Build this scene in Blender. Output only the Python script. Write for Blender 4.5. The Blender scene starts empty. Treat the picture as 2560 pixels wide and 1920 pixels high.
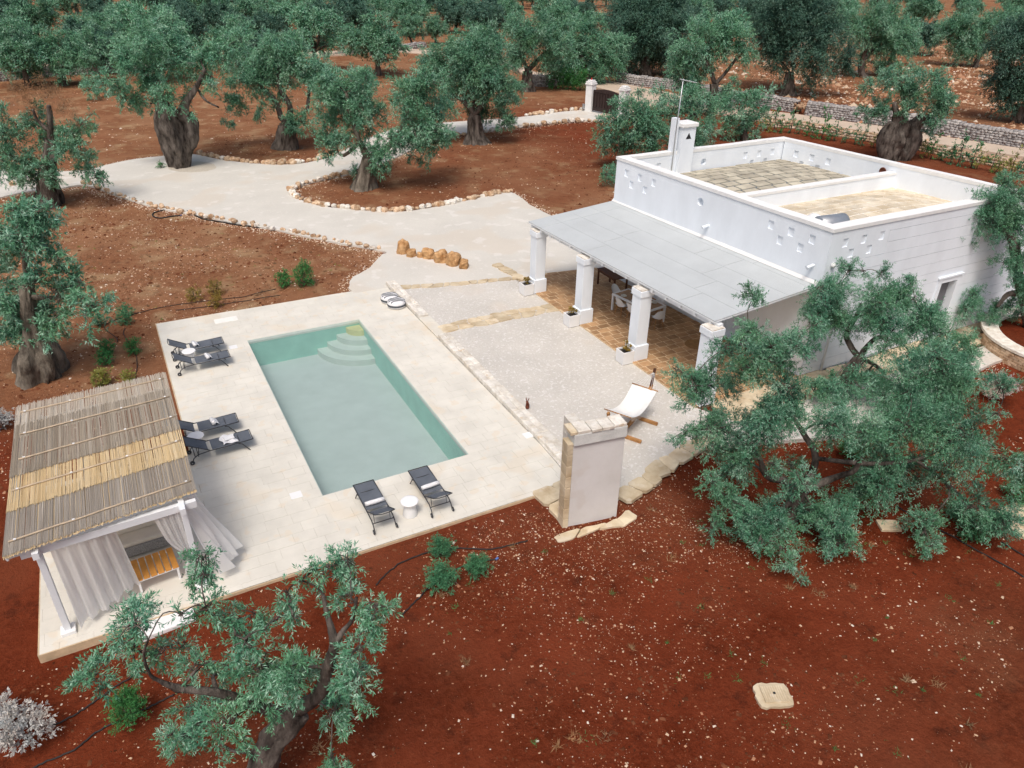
import bpy, bmesh, math, random
import numpy as np
from mathutils import Vector, Matrix
from mathutils.noise import noise as pnoise
PI = math.pi
scene = bpy.context.scene
COL = scene.collection

# ------------------------------------------------------------------ camera
F_PX, PITCH, ROLL, YAW = 1870.104, 0.520914, 0.019012, 0.494165
CAM = np.array([-3.23175, -17.05091, 13.20941]); PW_, PH_ = 2560., 1920.
_fw = np.array([math.sin(YAW)*math.cos(PITCH), math.cos(YAW)*math.cos(PITCH), -math.sin(PITCH)])
_r0 = np.array([math.cos(YAW), -math.sin(YAW), 0.]); _u0 = np.cross(_r0, _fw)
_r = math.cos(ROLL)*_r0+math.sin(ROLL)*_u0; _u = -math.sin(ROLL)*_r0+math.cos(ROLL)*_u0
cam_data = bpy.data.cameras.new('camera'); cam = bpy.data.objects.new('camera', cam_data); COL.objects.link(cam)
cam_data.sensor_fit = 'HORIZONTAL'; cam_data.sensor_width = 36.; cam_data.lens = F_PX/PW_*36.
cam_data.clip_start = .1; cam_data.clip_end = 3000
cam.matrix_world = Matrix(((_r[0], _u[0], -_fw[0], CAM[0]), (_r[1], _u[1], -_fw[1], CAM[1]), (_r[2], _u[2], -_fw[2], CAM[2]), (0, 0, 0, 1)))
scene.camera = cam

# ------------------------------------------------------------------ sky, sun, exposure
SUN_EL, SUN_AZ = math.radians(60), math.radians(-142)      # azimuth from +Y towards +X
world = bpy.data.worlds.new('World'); scene.world = world; world.use_nodes = True
wn = world.node_tree; wn.nodes.clear()
sky = wn.nodes.new('ShaderNodeTexSky'); sky.sky_type = 'NISHITA'; sky.sun_disc = False
sky.sun_elevation = SUN_EL; sky.sun_rotation = SUN_AZ; sky.air_density = 1.; sky.dust_density = 6.0; sky.ozone_density = 0.; sky.altitude = 100
bg = wn.nodes.new('ShaderNodeBackground'); bg.inputs[1].default_value = .11
wo = wn.nodes.new('ShaderNodeOutputWorld'); wn.links.new(sky.outputs[0], bg.inputs[0]); wn.links.new(bg.outputs[0], wo.inputs[0])
sun = bpy.data.lights.new('sun', 'SUN'); sun.energy = 1.4; sun.angle = math.radians(18); sun.color = (1, .975, .94)
so = bpy.data.objects.new('sun', sun); COL.objects.link(so)
_sd = Vector((math.sin(SUN_AZ)*math.cos(SUN_EL), math.cos(SUN_AZ)*math.cos(SUN_EL), math.sin(SUN_EL)))
so.rotation_euler = _sd.to_track_quat('Z', 'Y').to_euler()
scene.view_settings.view_transform = 'Standard'; scene.view_settings.look = 'None'
scene.view_settings.exposure = 0.25; scene.view_settings.gamma = 1.0

# ------------------------------------------------------------------ helpers
RNG = np.random.default_rng(7)
def ray(u, v): return _fw+_r*(u-PW_/2)/F_PX-_u*(v-PH_/2)/F_PX
def px(u, v, z=0.):                       # photo point -> place on a level plane
    d = ray(u, v); return Vector(CAM+d*((z-CAM[2])/d[2]))
def pd(u, v, dep): return np.array(CAM+ray(u, v)*dep)   # photo point -> place at a given distance
def depth(P): return float((np.array(P)-CAM)@_fw)
def pxs(l, z=0.): return [px(u, v, z) for u, v in l]

def link(o, parent=None):
    COL.objects.link(o)
    if parent is not None: o.parent = parent
    return o
def tag(o, label=None, cat=None, group=None, kind=None):
    if label: o['label'] = label
    if cat: o['category'] = cat
    if group: o['group'] = group
    if kind: o['kind'] = kind
    return o
def empty(name, loc, label, cat, group=None, rz=0.):
    o = bpy.data.objects.new(name, None); o.empty_display_size = .2; COL.objects.link(o)
    o.location = loc; o.rotation_euler = (0, 0, rz)
    return tag(o, label, cat, group)
def copy_tree(o, parent=None):
    c = o.copy(); COL.objects.link(c); c.parent = parent
    for ch in list(o.children): copy_tree(ch, c)
    return c

class MB:
    def __init__(s): s.v = []; s.f = []; s.sm = []
    def add(s, vs, fs, smooth=False):
        n = len(s.v); s.v += [tuple(map(float, x)) for x in vs]; s.f += [tuple(n+i for i in f) for f in fs]; s.sm += [smooth]*len(fs); return s
    def box(s, c, size, rz=0., R=None):
        hx, hy, hz = [x/2 for x in size]; M = R if R is not None else Matrix.Rotation(rz, 3, 'Z'); c = Vector(c)
        vs = [c+M@Vector((x*hx, y*hy, z*hz)) for x, y, z in ((-1,-1,-1),(1,-1,-1),(1,1,-1),(-1,1,-1),(-1,-1,1),(1,-1,1),(1,1,1),(-1,1,1))]
        return s.add(vs, [(0,3,2,1),(4,5,6,7),(0,1,5,4),(1,2,6,5),(2,3,7,6),(3,0,4,7)])
    def bbox(s, a, b): return s.box([(a[i]+b[i])/2 for i in range(3)], [abs(b[i]-a[i]) for i in range(3)])
    def rbox(s, c, size, b=.01, R=None, rz=0.):         # box with chamfered edges
        hx, hy, hz = [x/2 for x in size]; M = R if R is not None else Matrix.Rotation(rz, 3, 'Z'); c = Vector(c); b = min(b, hx*.9, hy*.9, hz*.9)
        bm = bmesh.new(); bmesh.ops.create_cube(bm, size=1)
        for v in bm.verts: v.co = Vector((v.co.x*2*hx, v.co.y*2*hy, v.co.z*2*hz))
        bmesh.ops.bevel(bm, geom=bm.edges[:], offset=b, segments=2, affect='EDGES', profile=.5)
        bm.verts.index_update(); s.add([c+M@v.co for v in bm.verts], [[v.index for v in f.verts] for f in bm.faces]); bm.free(); return s
    def bar(s, a, b, w, h, up=(0, 0, 1)):               # square bar between two points
        a, b = Vector(a), Vector(b); x = (b-a).normalized(); y = Vector(up).cross(x)
        if y.length < 1e-4: y = Vector((1, 0, 0)).cross(x)
        y.normalize(); z = x.cross(y); R = Matrix((x, y, z)).transposed()
        return s.box((a+b)/2, ((b-a).length, w, h), R=R)
    def tube(s, pts, r, n=8, cap=True, smooth=True, mod=None):
        pts = [Vector(p) for p in pts]; k = len(pts); rr = r if hasattr(r, '__len__') else [r]*k
        t = [(pts[min(i+1, k-1)]-pts[max(i-1, 0)]).normalized() for i in range(k)]
        a = t[0].orthogonal().normalized(); vs = []
        for i in range(k):
            a = (a-t[i]*a.dot(t[i])); a = a.normalized() if a.length > 1e-5 else t[i].orthogonal().normalized()
            b = t[i].cross(a)
            for j in range(n):
                th = 2*PI*j/n; q = rr[i]*(mod(i, th) if mod else 1); vs.append(pts[i]+(a*math.cos(th)+b*math.sin(th))*q)
        fs = [(i*n+j, i*n+(j+1) % n, (i+1)*n+(j+1) % n, (i+1)*n+j) for i in range(k-1) for j in range(n)]
        if cap: fs += [tuple(range(n-1, -1, -1)), tuple((k-1)*n+j for j in range(n))]
        return s.add(vs, fs, smooth)
    def lathe(s, c, prof, n=24, cap=True, smooth=True):
        c = Vector(c); vs = []
        for r, z in prof:
            for j in range(n): vs.append(c+Vector((r*math.cos(2*PI*j/n), r*math.sin(2*PI*j/n), z)))
        k = len(prof); fs = [(i*n+j, i*n+(j+1) % n, (i+1)*n+(j+1) % n, (i+1)*n+j) for i in range(k-1) for j in range(n)]
        s.add(vs, fs, smooth)
        if cap: s.add([vs[j] for j in range(n)]+[vs[(k-1)*n+j] for j in range(n)], [tuple(range(n-1, -1, -1)), tuple(range(n, 2*n))])
        return s
    def prism(s, poly, z0, z1):
        n = len(poly); P = [(p[0], p[1]) for p in poly]
        if sum(P[i][0]*P[(i+1) % n][1]-P[(i+1) % n][0]*P[i][1] for i in range(n)) < 0: P.reverse()
        vs = [(x, y, z0) for x, y in P]+[(x, y, z1) for x, y in P]
        return s.add(vs, [tuple(range(n, 2*n))]+[(i, (i+1) % n, n+(i+1) % n, n+i) for i in range(n)])
    def grid(s, nu, nv, fn, smooth=True, wrap=False):
        vs = [fn(i/(nu-1), j/(nv-1)) for j in range(nv) for i in range(nu)]
        return s.add(vs, [(j*nu+i, j*nu+i+1, (j+1)*nu+i+1, (j+1)*nu+i) for j in range(nv-1) for i in range(nu-1)], smooth)
    def rock(s, c, size, seed=0, rz=0., sub=2, rough=.22):
        bm = bmesh.new(); bmesh.ops.create_icosphere(bm, subdivisions=sub, radius=1.); M = Matrix.Rotation(rz, 3, 'Z'); c = Vector(c); o = Vector((seed*3.1, seed*1.7, seed*2.3))
        vs = []
        for v in bm.verts:
            p = v.co.copy(); q = Vector([max(-.72, min(.72, x)) for x in p])/.72
            p = p.lerp(q*.8, .55)*(1+rough*pnoise(v.co*1.3+o)+rough*.5*pnoise(v.co*3+o))
            vs.append(c+M@Vector((p.x*size[0], p.y*size[1], p.z*size[2])))
        bm.verts.index_update(); s.add(vs, [[v.index for v in f.verts] for f in bm.faces]); bm.free(); return s
    def mesh(s, name, mat, off=(0, 0, 0)):
        me = bpy.data.meshes.new(name); ox, oy, oz = off
        me.from_pydata([(x-ox, y-oy, z-oz) for x, y, z in s.v], [], s.f); me.polygons.foreach_set('use_smooth', s.sm)
        if mat is not None: me.materials.append(mat)
        me.update(); return me
    def build(s, name, mat, parent=None, world=False, loc=None):
        off = (0, 0, 0)
        if loc is not None: off = loc
        elif world and parent is not None:
            off = Vector(parent.location)
            if parent.parent is not None: off = off+Vector(parent.parent.location)
        o = bpy.data.objects.new(name, s.mesh(name, mat, off))
        if loc is not None: o.location = loc
        return link(o, parent)

def fast_mesh(name, V, nper, mat, tint=None):
    """V (m*nper,3): m separate faces of nper corners"""
    m = len(V)//nper; me = bpy.data.meshes.new(name)
    me.vertices.add(len(V)); me.vertices.foreach_set('co', np.ascontiguousarray(V, dtype=np.float32).ravel())
    me.loops.add(len(V)); me.loops.foreach_set('vertex_index', np.arange(len(V), dtype=np.int32))
    me.polygons.add(m); me.polygons.foreach_set('loop_start', np.arange(0, m*nper, nper, dtype=np.int32))
    me.update(calc_edges=True)
    if tint is not None:
        a = me.attributes.new('tint', 'FLOAT', 'FACE'); a.data.foreach_set('value', np.ascontiguousarray(tint, dtype=np.float32))
    me.materials.append(mat); return me
def idx_mesh(name, V, Fq, mat, tint=None, smooth=False):
    Fq = np.asarray(Fq); m, k = Fq.shape; me = bpy.data.meshes.new(name)
    me.vertices.add(len(V)); me.vertices.foreach_set('co', np.ascontiguousarray(V, dtype=np.float32).ravel())
    me.loops.add(m*k); me.loops.foreach_set('vertex_index', Fq.astype(np.int32).ravel())
    me.polygons.add(m); me.polygons.foreach_set('loop_start', np.arange(0, m*k, k, dtype=np.int32))
    if smooth: me.polygons.foreach_set('use_smooth', np.ones(m, dtype=bool))
    me.update(calc_edges=True)
    if tint is not None:
        a = me.attributes.new('tint', 'FLOAT', 'FACE'); a.data.foreach_set('value', np.ascontiguousarray(tint, dtype=np.float32))
    if mat is not None: me.materials.append(mat)
    return me

def catmull(P, n=6, closed=False):
    P = [np.array(p, float) for p in P]; out = []; k = len(P)
    for i in range(k if closed else k-1):
        g = (lambda j: P[j % k]) if closed else (lambda j: P[max(0, min(k-1, j))])
        a, b, c, d = g(i-1), g(i), g(i+1), g(i+2)
        for t in np.linspace(0, 1, n, endpoint=False):
            out.append(.5*((2*b)+(c-a)*t+(2*a-5*b+4*c-d)*t*t+(3*b-a-3*c+d)*t**3))
    if not closed: out.append(P[-1])
    return out
def resample(P, step):
    P = [np.array(p, float) for p in P]; out = [P[0]]; acc = 0
    for a, b in zip(P[:-1], P[1:]):
        L = np.linalg.norm(b-a); t = step-acc
        while t <= L: out.append(a+(b-a)*t/L); t += step
        acc = (acc+L) % step
    return out
def clip_poly(P, Q):
    """clip polygon P by convex CCW polygon Q"""
    out = [tuple(p) for p in P]
    for i in range(len(Q)):
        a, b = Q[i], Q[(i+1) % len(Q)]; inp = out; out = []
        if not inp: break
        side = lambda p: (b[0]-a[0])*(p[1]-a[1])-(b[1]-a[1])*(p[0]-a[0])
        for j in range(len(inp)):
            c, d = inp[j], inp[(j+1) % len(inp)]; sc, sd = side(c), side(d)
            if sc >= 0: out.append(c)
            if (sc >= 0) != (sd >= 0):
                t = sc/(sc-sd); out.append((c[0]+(d[0]-c[0])*t, c[1]+(d[1]-c[1])*t))
    return out
def area(P): return abs(sum(P[i][0]*P[(i+1) % len(P)][1]-P[(i+1) % len(P)][0]*P[i][1] for i in range(len(P))))/2
def shrink(P, g):
    cx = sum(p[0] for p in P)/len(P); cy = sum(p[1] for p in P)/len(P); out = []
    for x, y in P:
        d = math.hypot(x-cx, y-cy); k = max(0, 1-g*1.3/max(d, 1e-6)); out.append((cx+(x-cx)*k, cy+(y-cy)*k))
    return out

# ------------------------------------------------------------------ materials
def M(name, col, rough=.75, var=.12, scale=2., bump=0., bscale=30., spec=.25, rnd=0., col2=None, tint=None, detail=4., metal=0., stretch=None, trans=0., bdist=.02, speck=None, tcol=None):
    m = bpy.data.materials.new(name); m.use_nodes = True; nt = m.node_tree; N = nt.nodes; L = nt.links; N.clear()
    out = N.new('ShaderNodeOutputMaterial'); b = N.new('ShaderNodeBsdfPrincipled'); L.new(b.outputs[0], out.inputs[0])
    b.inputs['Roughness'].default_value = rough; b.inputs['Specular IOR Level'].default_value = spec; b.inputs['Metallic'].default_value = metal
    geo = N.new('ShaderNodeNewGeometry'); vec = geo.outputs['Position']
    if stretch:
        mp = N.new('ShaderNodeMapping'); mp.inputs['Scale'].default_value = stretch; L.new(vec, mp.inputs[0]); vec = mp.outputs[0]
    nz = N.new('ShaderNodeTexNoise'); nz.inputs['Scale'].default_value = scale; nz.inputs['Detail'].default_value = detail; nz.inputs['Roughness'].default_value = .6; L.new(vec, nz.inputs['Vector'])
    rp = N.new('ShaderNodeValToRGB'); L.new(nz.outputs[0], rp.inputs[0])
    c = np.array(col); lo = c*(1-var); hi = np.minimum(c*(1+var), .97) if col2 is None else np.array(col2)
    rp.color_ramp.elements[0].position = .32; rp.color_ramp.elements[1].position = .68
    rp.color_ramp.elements[0].color = (*lo, 1); rp.color_ramp.elements[1].color = (*hi, 1); cur = rp.outputs[0]
    def mix(a, bcol, fac, mode='MIX'):
        x = N.new('ShaderNodeMix'); x.data_type = 'RGBA'; x.blend_type = mode
        L.new(a, x.inputs[6])
        if hasattr(bcol, 'links'): L.new(bcol, x.inputs[7])
        else: x.inputs[7].default_value = (*bcol, 1)
        if hasattr(fac, 'links'): L.new(fac, x.inputs[0])
        else: x.inputs[0].default_value = fac
        return x.outputs[2]
    if speck:                                 # (scale, colour, threshold, amount)
        for sc, scol, th, am in speck:
            n2 = N.new('ShaderNodeTexNoise'); n2.inputs['Scale'].default_value = sc; n2.inputs['Detail'].default_value = 2; L.new(vec, n2.inputs['Vector'])
            r2 = N.new('ShaderNodeMapRange'); r2.inputs[1].default_value = th; r2.inputs[2].default_value = th+.06; r2.inputs[4].default_value = am; L.new(n2.outputs[0], r2.inputs[0])
            cur = mix(cur, scol, r2.outputs[0])
    if tint:                                   # per-face attribute between two more colours
        at = N.new('ShaderNodeAttribute'); at.attribute_name = 'tint'
        tr = N.new('ShaderNodeValToRGB'); L.new(at.outputs['Fac'], tr.inputs[0]); e = tr.color_ramp.elements
        e[0].color = (*tint[0], 1); e[1].color = (*tint[-1], 1)
        for k, cc in enumerate(tint[1:-1]): q = e.new((k+1)/(len(tint)-1)); q.color = (*cc, 1)
        cur = mix(tr.outputs[0], cur, .25 if tcol is None else tcol)
    if rnd:
        oi = N.new('ShaderNodeObjectInfo'); mr = N.new('ShaderNodeMapRange'); mr.inputs[3].default_value = 1-rnd; mr.inputs[4].default_value = 1+rnd; L.new(oi.outputs['Random'], mr.inputs[0])
        hs = N.new('ShaderNodeHueSaturation'); L.new(mr.outputs[0], hs.inputs['Value']); L.new(cur, hs.inputs['Color']); cur = hs.outputs[0]
    L.new(cur, b.inputs['Base Color'])
    if bump:
        n3 = N.new('ShaderNodeTexNoise'); n3.inputs['Scale'].default_value = bscale; n3.inputs['Detail'].default_value = 5; L.new(vec, n3.inputs['Vector'])
        bp = N.new('ShaderNodeBump'); bp.inputs['Strength'].default_value = bump; bp.inputs['Distance'].default_value = bdist; L.new(n3.outputs[0], bp.inputs['Height']); L.new(bp.outputs[0], b.inputs['Normal'])
    if trans:
        tl = N.new('ShaderNodeBsdfTranslucent'); L.new(cur, tl.inputs[0]); ms = N.new('ShaderNodeMixShader'); ms.inputs[0].default_value = trans
        L.new(b.outputs[0], ms.inputs[1]); L.new(tl.outputs[0], ms.inputs[2]); L.new(ms.outputs[0], out.inputs[0])
    return m

def leaf_mat(name, dark, mid, light, trans=.13):
    return M(name, mid, rough=.5, var=.35, scale=.9, col2=(mid[0]*2.2, mid[1]*1.2, mid[2]*.6), tint=[dark, mid, light], tcol=.3, trans=trans, spec=.3, rnd=.08)
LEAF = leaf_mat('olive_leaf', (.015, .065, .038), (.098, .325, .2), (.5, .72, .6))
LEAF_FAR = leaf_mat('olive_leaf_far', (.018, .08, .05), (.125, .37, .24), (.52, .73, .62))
LEAF_DARK = leaf_mat('olive_leaf_dark', (.01, .04, .031), (.06, .175, .132), (.28, .45, .38))
LEAF_YEL = leaf_mat('leaf_yellow_green', (.09, .13, .03), (.2, .26, .06), (.36, .4, .13))
LEAF_OCH = leaf_mat('leaf_ochre', (.12, .1, .018), (.25, .2, .04), (.38, .31, .08))
LEAF_BRIGHT = leaf_mat('leaf_bright_green', (.018, .1, .028), (.045, .22, .065), (.12, .36, .12))
LEAF_BLUE = leaf_mat('leaf_teal_green', (.03, .12, .062), (.065, .25, .13), (.17, .4, .22))
LEAF_SILVER = leaf_mat('leaf_silver', (.3, .33, .33), (.5, .55, .56), (.68, .72, .73), .15)
DRYLEAF = leaf_mat('dry_twig', (.17, .1, .055), (.25, .165, .09), (.34, .24, .14), .1)
BARK = M('bark', (.05, .04, .034), .95, .5, 3.2, bump=1., bscale=16, spec=.1, col2=(.2, .172, .15), stretch=(1, 1, .35), bdist=.06)
BARK_PALE = M('bark_pale', (.09, .075, .06), .95, .4, 2.6, bump=1., bscale=14, spec=.1, col2=(.27, .235, .19), stretch=(1, 1, .4), bdist=.06)
WHITE = M('whitewash', (.815, .865, .92), .85, .05, 1.1, stretch=(1, 1, .45), bump=.35, bscale=22, spec=.15, bdist=.012)
WHITE2 = M('white_paint', (.78, .81, .84), .6, .03, 4., bump=.08, bscale=60, spec=.3)
COPING = M('lime_coping', (.82, .82, .81), .85, .05, 3., bump=.4, bscale=25, spec=.15, bdist=.01)
DECK = M('travertine', (.7, .67, .595), .6, .09, .9, bump=.06, bscale=30, spec=.3, rnd=.02, detail=6, speck=[(2.2, (.72, .63, .5), .6, .55), (.5, (.7, .6, .46), .6, .4)])
DECKEDGE = M('travertine_edge', (.6, .46, .3), .8, .2, 3., bump=.4, bscale=30)
GROUT = M('grout', (.69, .645, .565), .9, .1, 4.)
GRAVEL = M('pale_gravel', (.6, .57, .52), .95, .07, .5, bump=1., bscale=16, spec=.1, speck=[(17., (.5, .44, .4), .6, .5), (11., (.8, .78, .76), .58, .55), (.35, (.67, .59, .5), .6, .35), (6., (.6, .54, .5), .64, .4)], bdist=.03)
DRIVE = M('pale_drive_gravel', (.625, .6, .545), .95, .06, .35, bump=.8, bscale=12, spec=.1, speck=[(12., (.55, .5, .45), .62, .4), (8., (.78, .75, .7), .62, .4), (.25, (.62, .55, .46), .55, .5), (1.1, (.74, .71, .67), .6, .5)], bdist=.015)
ROADM = M('dusty_road', (.56, .45, .35), .95, .1, .3, bump=.5, bscale=20)
FLAG = M('ochre_flagstone', (.6, .46, .29), .85, .2, 1.6, bump=.6, bscale=14, rnd=.14, col2=(.72, .62, .45), bdist=.02, speck=[(3., (.7, .62, .5), .6, .5)])
PATIO = M('sandstone_tile', (.4, .23, .115), .75, .25, 2.2, bump=.3, bscale=25, rnd=.2, col2=(.5, .31, .165))
PATIOG = M('sandstone_grout', (.68, .52, .34), .9, .15, 5.)
STONE_W = M('cream_stone', (.7, .63, .53), .9, .15, 3.5, bump=1., bscale=11, rnd=.1, col2=(.82, .79, .73), bdist=.04, speck=[(4., (.6, .44, .28), .66, .6)])
STONE_O = M('orange_limestone', (.5, .27, .13), .9, .35, 4., bump=.8, bscale=18, rnd=.22, col2=(.72, .56, .4), bdist=.03)
STONE_G = M('grey_limestone', (.33, .31, .3), .95, .3, 4., bump=.8, bscale=12, tint=[(.27, .25, .245), (.4, .38, .37), (.56, .53, .5)], bdist=.03)
STONE_R = M('rubble_stone', (.5, .36, .25), .95, .3, 4., bump=.8, bscale=12, tint=[(.36, .23, .14), (.55, .4, .28), (.72, .64, .55)], bdist=.03)
SLABG = M('roof_slab', (.47, .42, .33), .85, .2, 1.4, bump=.4, bscale=15, rnd=.13, col2=(.6, .55, .43))
SLABJ = M('roof_joint_grey', (.15, .175, .19), .9, .2, 3.)
SLABC = M('cream_roof_tile', (.66, .54, .37), .85, .16, 1.6, bump=.3, bscale=15, rnd=.14, col2=(.76, .69, .56))
SLABW = M('cream_roof_joint', (.84, .82, .77), .9, .08, 3.)
FELT = M('mineral_felt', (.5, .53, .54), .85, .05, .8, bump=.3, bscale=120, spec=.2, rnd=.015, speck=[(22., (.53, .565, .58), .58, .5)])
POOLW = M('pool_wall', (.33, .62, .54), .5, .08, 1.5, spec=.2)
POOLF = M('pool_floor', (.53, .555, .555), .6, .06, 1.2, spec=.2)
POOLS = M('pool_step', (.58, .62, .59), .6, .06, 2., spec=.2)
POOLS1 = M('pool_step_top', (.68, .62, .3), .6, .1, 2.)
STONE_OO = M('orange_boulder', (.46, .22, .075), .9, .3, 3., bump=.9, bscale=12, rnd=.1, col2=(.68, .43, .22), bdist=.04)
BLACK = M('black_metal', (.035, .036, .04), .45, .1, 5., spec=.4)
SLING = M('charcoal_sling', (.12, .135, .16), .8, .12, 3., bump=.3, bscale=260, spec=.2)
TOWEL = M('white_towel', (.84, .84, .85), .95, .04, 6., bump=.7, bscale=160, spec=.1)
PLASTIC = M('white_plastic', (.83, .83, .83), .45, .02, 3.)
NAVY = M('dark_stripe', (.09, .1, .115), .9, .1, 5., bump=.3, bscale=150)
CANVAS = M('white_canvas', (.82, .81, .78), .9, .04, 5., bump=.4, bscale=140, spec=.1)
WOOD = M('teak', (.42, .19, .065), .6, .3, 4., bump=.3, bscale=30, col2=(.55, .29, .11), stretch=(1, 1, 4), rnd=.08)
WOODD = M('dark_wood', (.1, .04, .02), .6, .3, 5., bump=.3, bscale=30, stretch=(3, 1, 1))
WOODO = M('oiled_slats', (.6, .27, .06), .55, .2, 3., bump=.2, bscale=40, rnd=.08)
RATTAN = M('grey_rattan', (.3, .295, .285), .8, .4, 40., bump=.6, bscale=90)
CUSHION = M('cream_cushion', (.72, .66, .56), .95, .05, 4., bump=.3, bscale=100)
CURTAIN = M('sheer_curtain', (.92, .92, .92), .9, .02, 3., trans=.5, spec=.1)
nt_ = CURTAIN.node_tree; o_ = nt_.nodes['Material Output'] if 'Material Output' in nt_.nodes else [n for n in nt_.nodes if n.type == 'OUTPUT_MATERIAL'][0]
sh_ = o_.inputs[0].links[0].from_socket; tr_ = nt_.nodes.new('ShaderNodeBsdfTransparent'); mx_ = nt_.nodes.new('ShaderNodeMixShader'); mx_.inputs[0].default_value = .16; nt_.links.new(sh_, mx_.inputs[1]); nt_.links.new(tr_.outputs[0], mx_.inputs[2]); nt_.links.new(mx_.outputs[0], o_.inputs[0])   # sheer weave
REED = M('reed', (.3, .24, .17), .8, .3, 8., tint=[(.3, .255, .205), (.45, .395, .32), (.62, .57, .5)], tcol=.2, trans=.25, stretch=(1, .15, 1))
REEDL = M('reed_light', (.4, .33, .24), .8, .3, 8., tint=[(.5, .44, .36), (.63, .57, .48), (.78, .74, .68)], tcol=.2, trans=.25, stretch=(1, .15, 1))
REEDY = M('reed_yellow', (.6, .43, .2), .8, .3, 8., tint=[(.62, .47, .27), (.78, .63, .39), (.86, .75, .55)], tcol=.2, trans=.25, stretch=(1, .15, 1))
REEDG = M('reed_grey', (.27, .23, .19), .8, .3, 8., tint=[(.31, .275, .235), (.44, .395, .345), (.58, .535, .475)], tcol=.2, trans=.25, stretch=(1, .15, 1))
CANE = M('cane_batten', (.5, .4, .29), .7, .2, 6.)
STEEL = M('galvanised_steel', (.5, .52, .54), .35, .1, 4., metal=.7)
GATEM = M('gate_brown', (.045, .03, .028), .5, .15, 4.)
GREYD = M('grey_shutter', (.15, .15, .165), .6, .08, 4.)
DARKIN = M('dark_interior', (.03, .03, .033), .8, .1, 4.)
HOSE = M('black_hose', (.03, .028, .028), .55, .2, 4.)
RUST = M('rusted_iron', (.16, .05, .03), .8, .4, 12., bump=.5, bscale=40)
POTSOIL = M('potting_soil', (.05, .045, .04), 1., .4, 30.)
GLASSY = M('table_glass', (.3, .17, .08), .12, .1, 4., spec=.6)
CERAM = M('ceramic', (.7, .7, .66), .4, .1, 8.)
PINKW = M('grey_plaster', (.68, .665, .645), .9, .05, 1.2, bump=.3, bscale=14, col2=(.72, .71, .7), speck=[(1.3, (.6, .55, .5), .6, .35)])
CONC = M('lime_concrete', (.62, .63, .61), .9, .12, 2.5, bump=.5, bscale=18)
MATM = M('round_mat', (.3, .17, .07), .95, .15, 8., bump=.5, bscale=60)
RED = M('red_lamp', (.6, .02, .02), .4, .05, 4.)
BLUE = M('blue_fitting', (.1, .2, .5), .4, .05, 4.)
YFLOWER = M('yellow_petals', (.8, .45, .03), .7, .1, 4.)

def soil_material():
    m = bpy.data.materials.new('red_soil'); m.use_nodes = True; nt = m.node_tree; N = nt.nodes; L = nt.links; N.clear()
    out = N.new('ShaderNodeOutputMaterial'); b = N.new('ShaderNodeBsdfPrincipled'); L.new(b.outputs[0], out.inputs[0]); b.inputs['Roughness'].default_value = .97; b.inputs['Specular IOR Level'].default_value = .02
    geo = N.new('ShaderNodeNewGeometry'); P = geo.outputs['Position']
    def noise(sc, det=5, ro=.6):
        n = N.new('ShaderNodeTexNoise'); n.inputs['Scale'].default_value = sc; n.inputs['Detail'].default_value = det; n.inputs['Roughness'].default_value = ro; L.new(P, n.inputs['Vector']); return n.outputs[0]
    def ramp(x, a, bb, lo=0., hi=1.):
        r = N.new('ShaderNodeMapRange'); r.inputs[1].default_value = a; r.inputs[2].default_value = bb; r.inputs[3].default_value = lo; r.inputs[4].default_value = hi; L.new(x, r.inputs[0]); return r.outputs[0]
    def mix(f, a, bb):
        x = N.new('ShaderNodeMix'); x.data_type = 'RGBA'
        for i, q in ((6, a), (7, bb)):
            if hasattr(q, 'links'): L.new(q, x.inputs[i])
            else: x.inputs[i].default_value = (*q, 1)
        if hasattr(f, 'links'): L.new(f, x.inputs[0])
        else: x.inputs[0].default_value = f
        return x.outputs[2]
    def mul(a, bb):
        x = N.new('ShaderNodeMath'); x.operation = 'MULTIPLY'; L.new(a, x.inputs[0])
        if hasattr(bb, 'links'): L.new(bb, x.inputs[1])
        else: x.inputs[1].default_value = bb
        return x.outputs[0]
    at = N.new('ShaderNodeAttribute'); at.attribute_name = 'ochre'; och = at.outputs['Fac']     # kind of earth: 0 raw red, 1 ochre tilled
    red = mix(ramp(noise(.35), .35, .65), (.1, .0185, .007), (.18, .038, .0165))
    brown = mix(ramp(noise(.3), .35, .65), (.195, .082, .041), (.3, .155, .084))
    base = mix(och, red, brown)
    base = mix(ramp(noise(7., 6, .7), .42, .62, 0, .55), base, mix(och, (.19, .044, .019), (.32, .155, .08)))
    base = mix(ramp(noise(2.3, 6, .7), .55, .68, 0, .6), base, mix(och, (.045, .013, .008), (.075, .029, .017)))
    base = mix(mul(ramp(noise(.55, 4), .52, .68, 0, .75), och), base, (.4, .28, .16))      # dry straw patches
    base = mix(ramp(noise(26., 3, .7), .6, .68, 0, .65), base, mix(och, (.22, .07, .034), (.34, .21, .125)))   # grit
    base = mix(mul(ramp(noise(9., 4, .7), .62, .68, 0, .6), och), base, (.38, .29, .2))
    base = mix(ramp(noise(.16, 3), .5, .66, 0, .5), base, mix(och, (.19, .055, .027), (.3, .165, .092)))     # drier, paler ground
    L.new(base, b.inputs['Base Color'])
    bp = N.new('ShaderNodeBump'); bp.inputs['Strength'].default_value = 1.; bp.inputs['Distance'].default_value = .05; L.new(noise(14., 8, .7), bp.inputs['Height'])
    bp2 = N.new('ShaderNodeBump'); bp2.inputs['Strength'].default_value = .6; bp2.inputs['Distance'].default_value = .12; L.new(noise(2.5, 6, .65), bp2.inputs['Height']); L.new(bp.outputs[0], bp2.inputs['Normal']); L.new(bp2.outputs[0], b.inputs['Normal'])
    return m
SOIL = soil_material()
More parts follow.
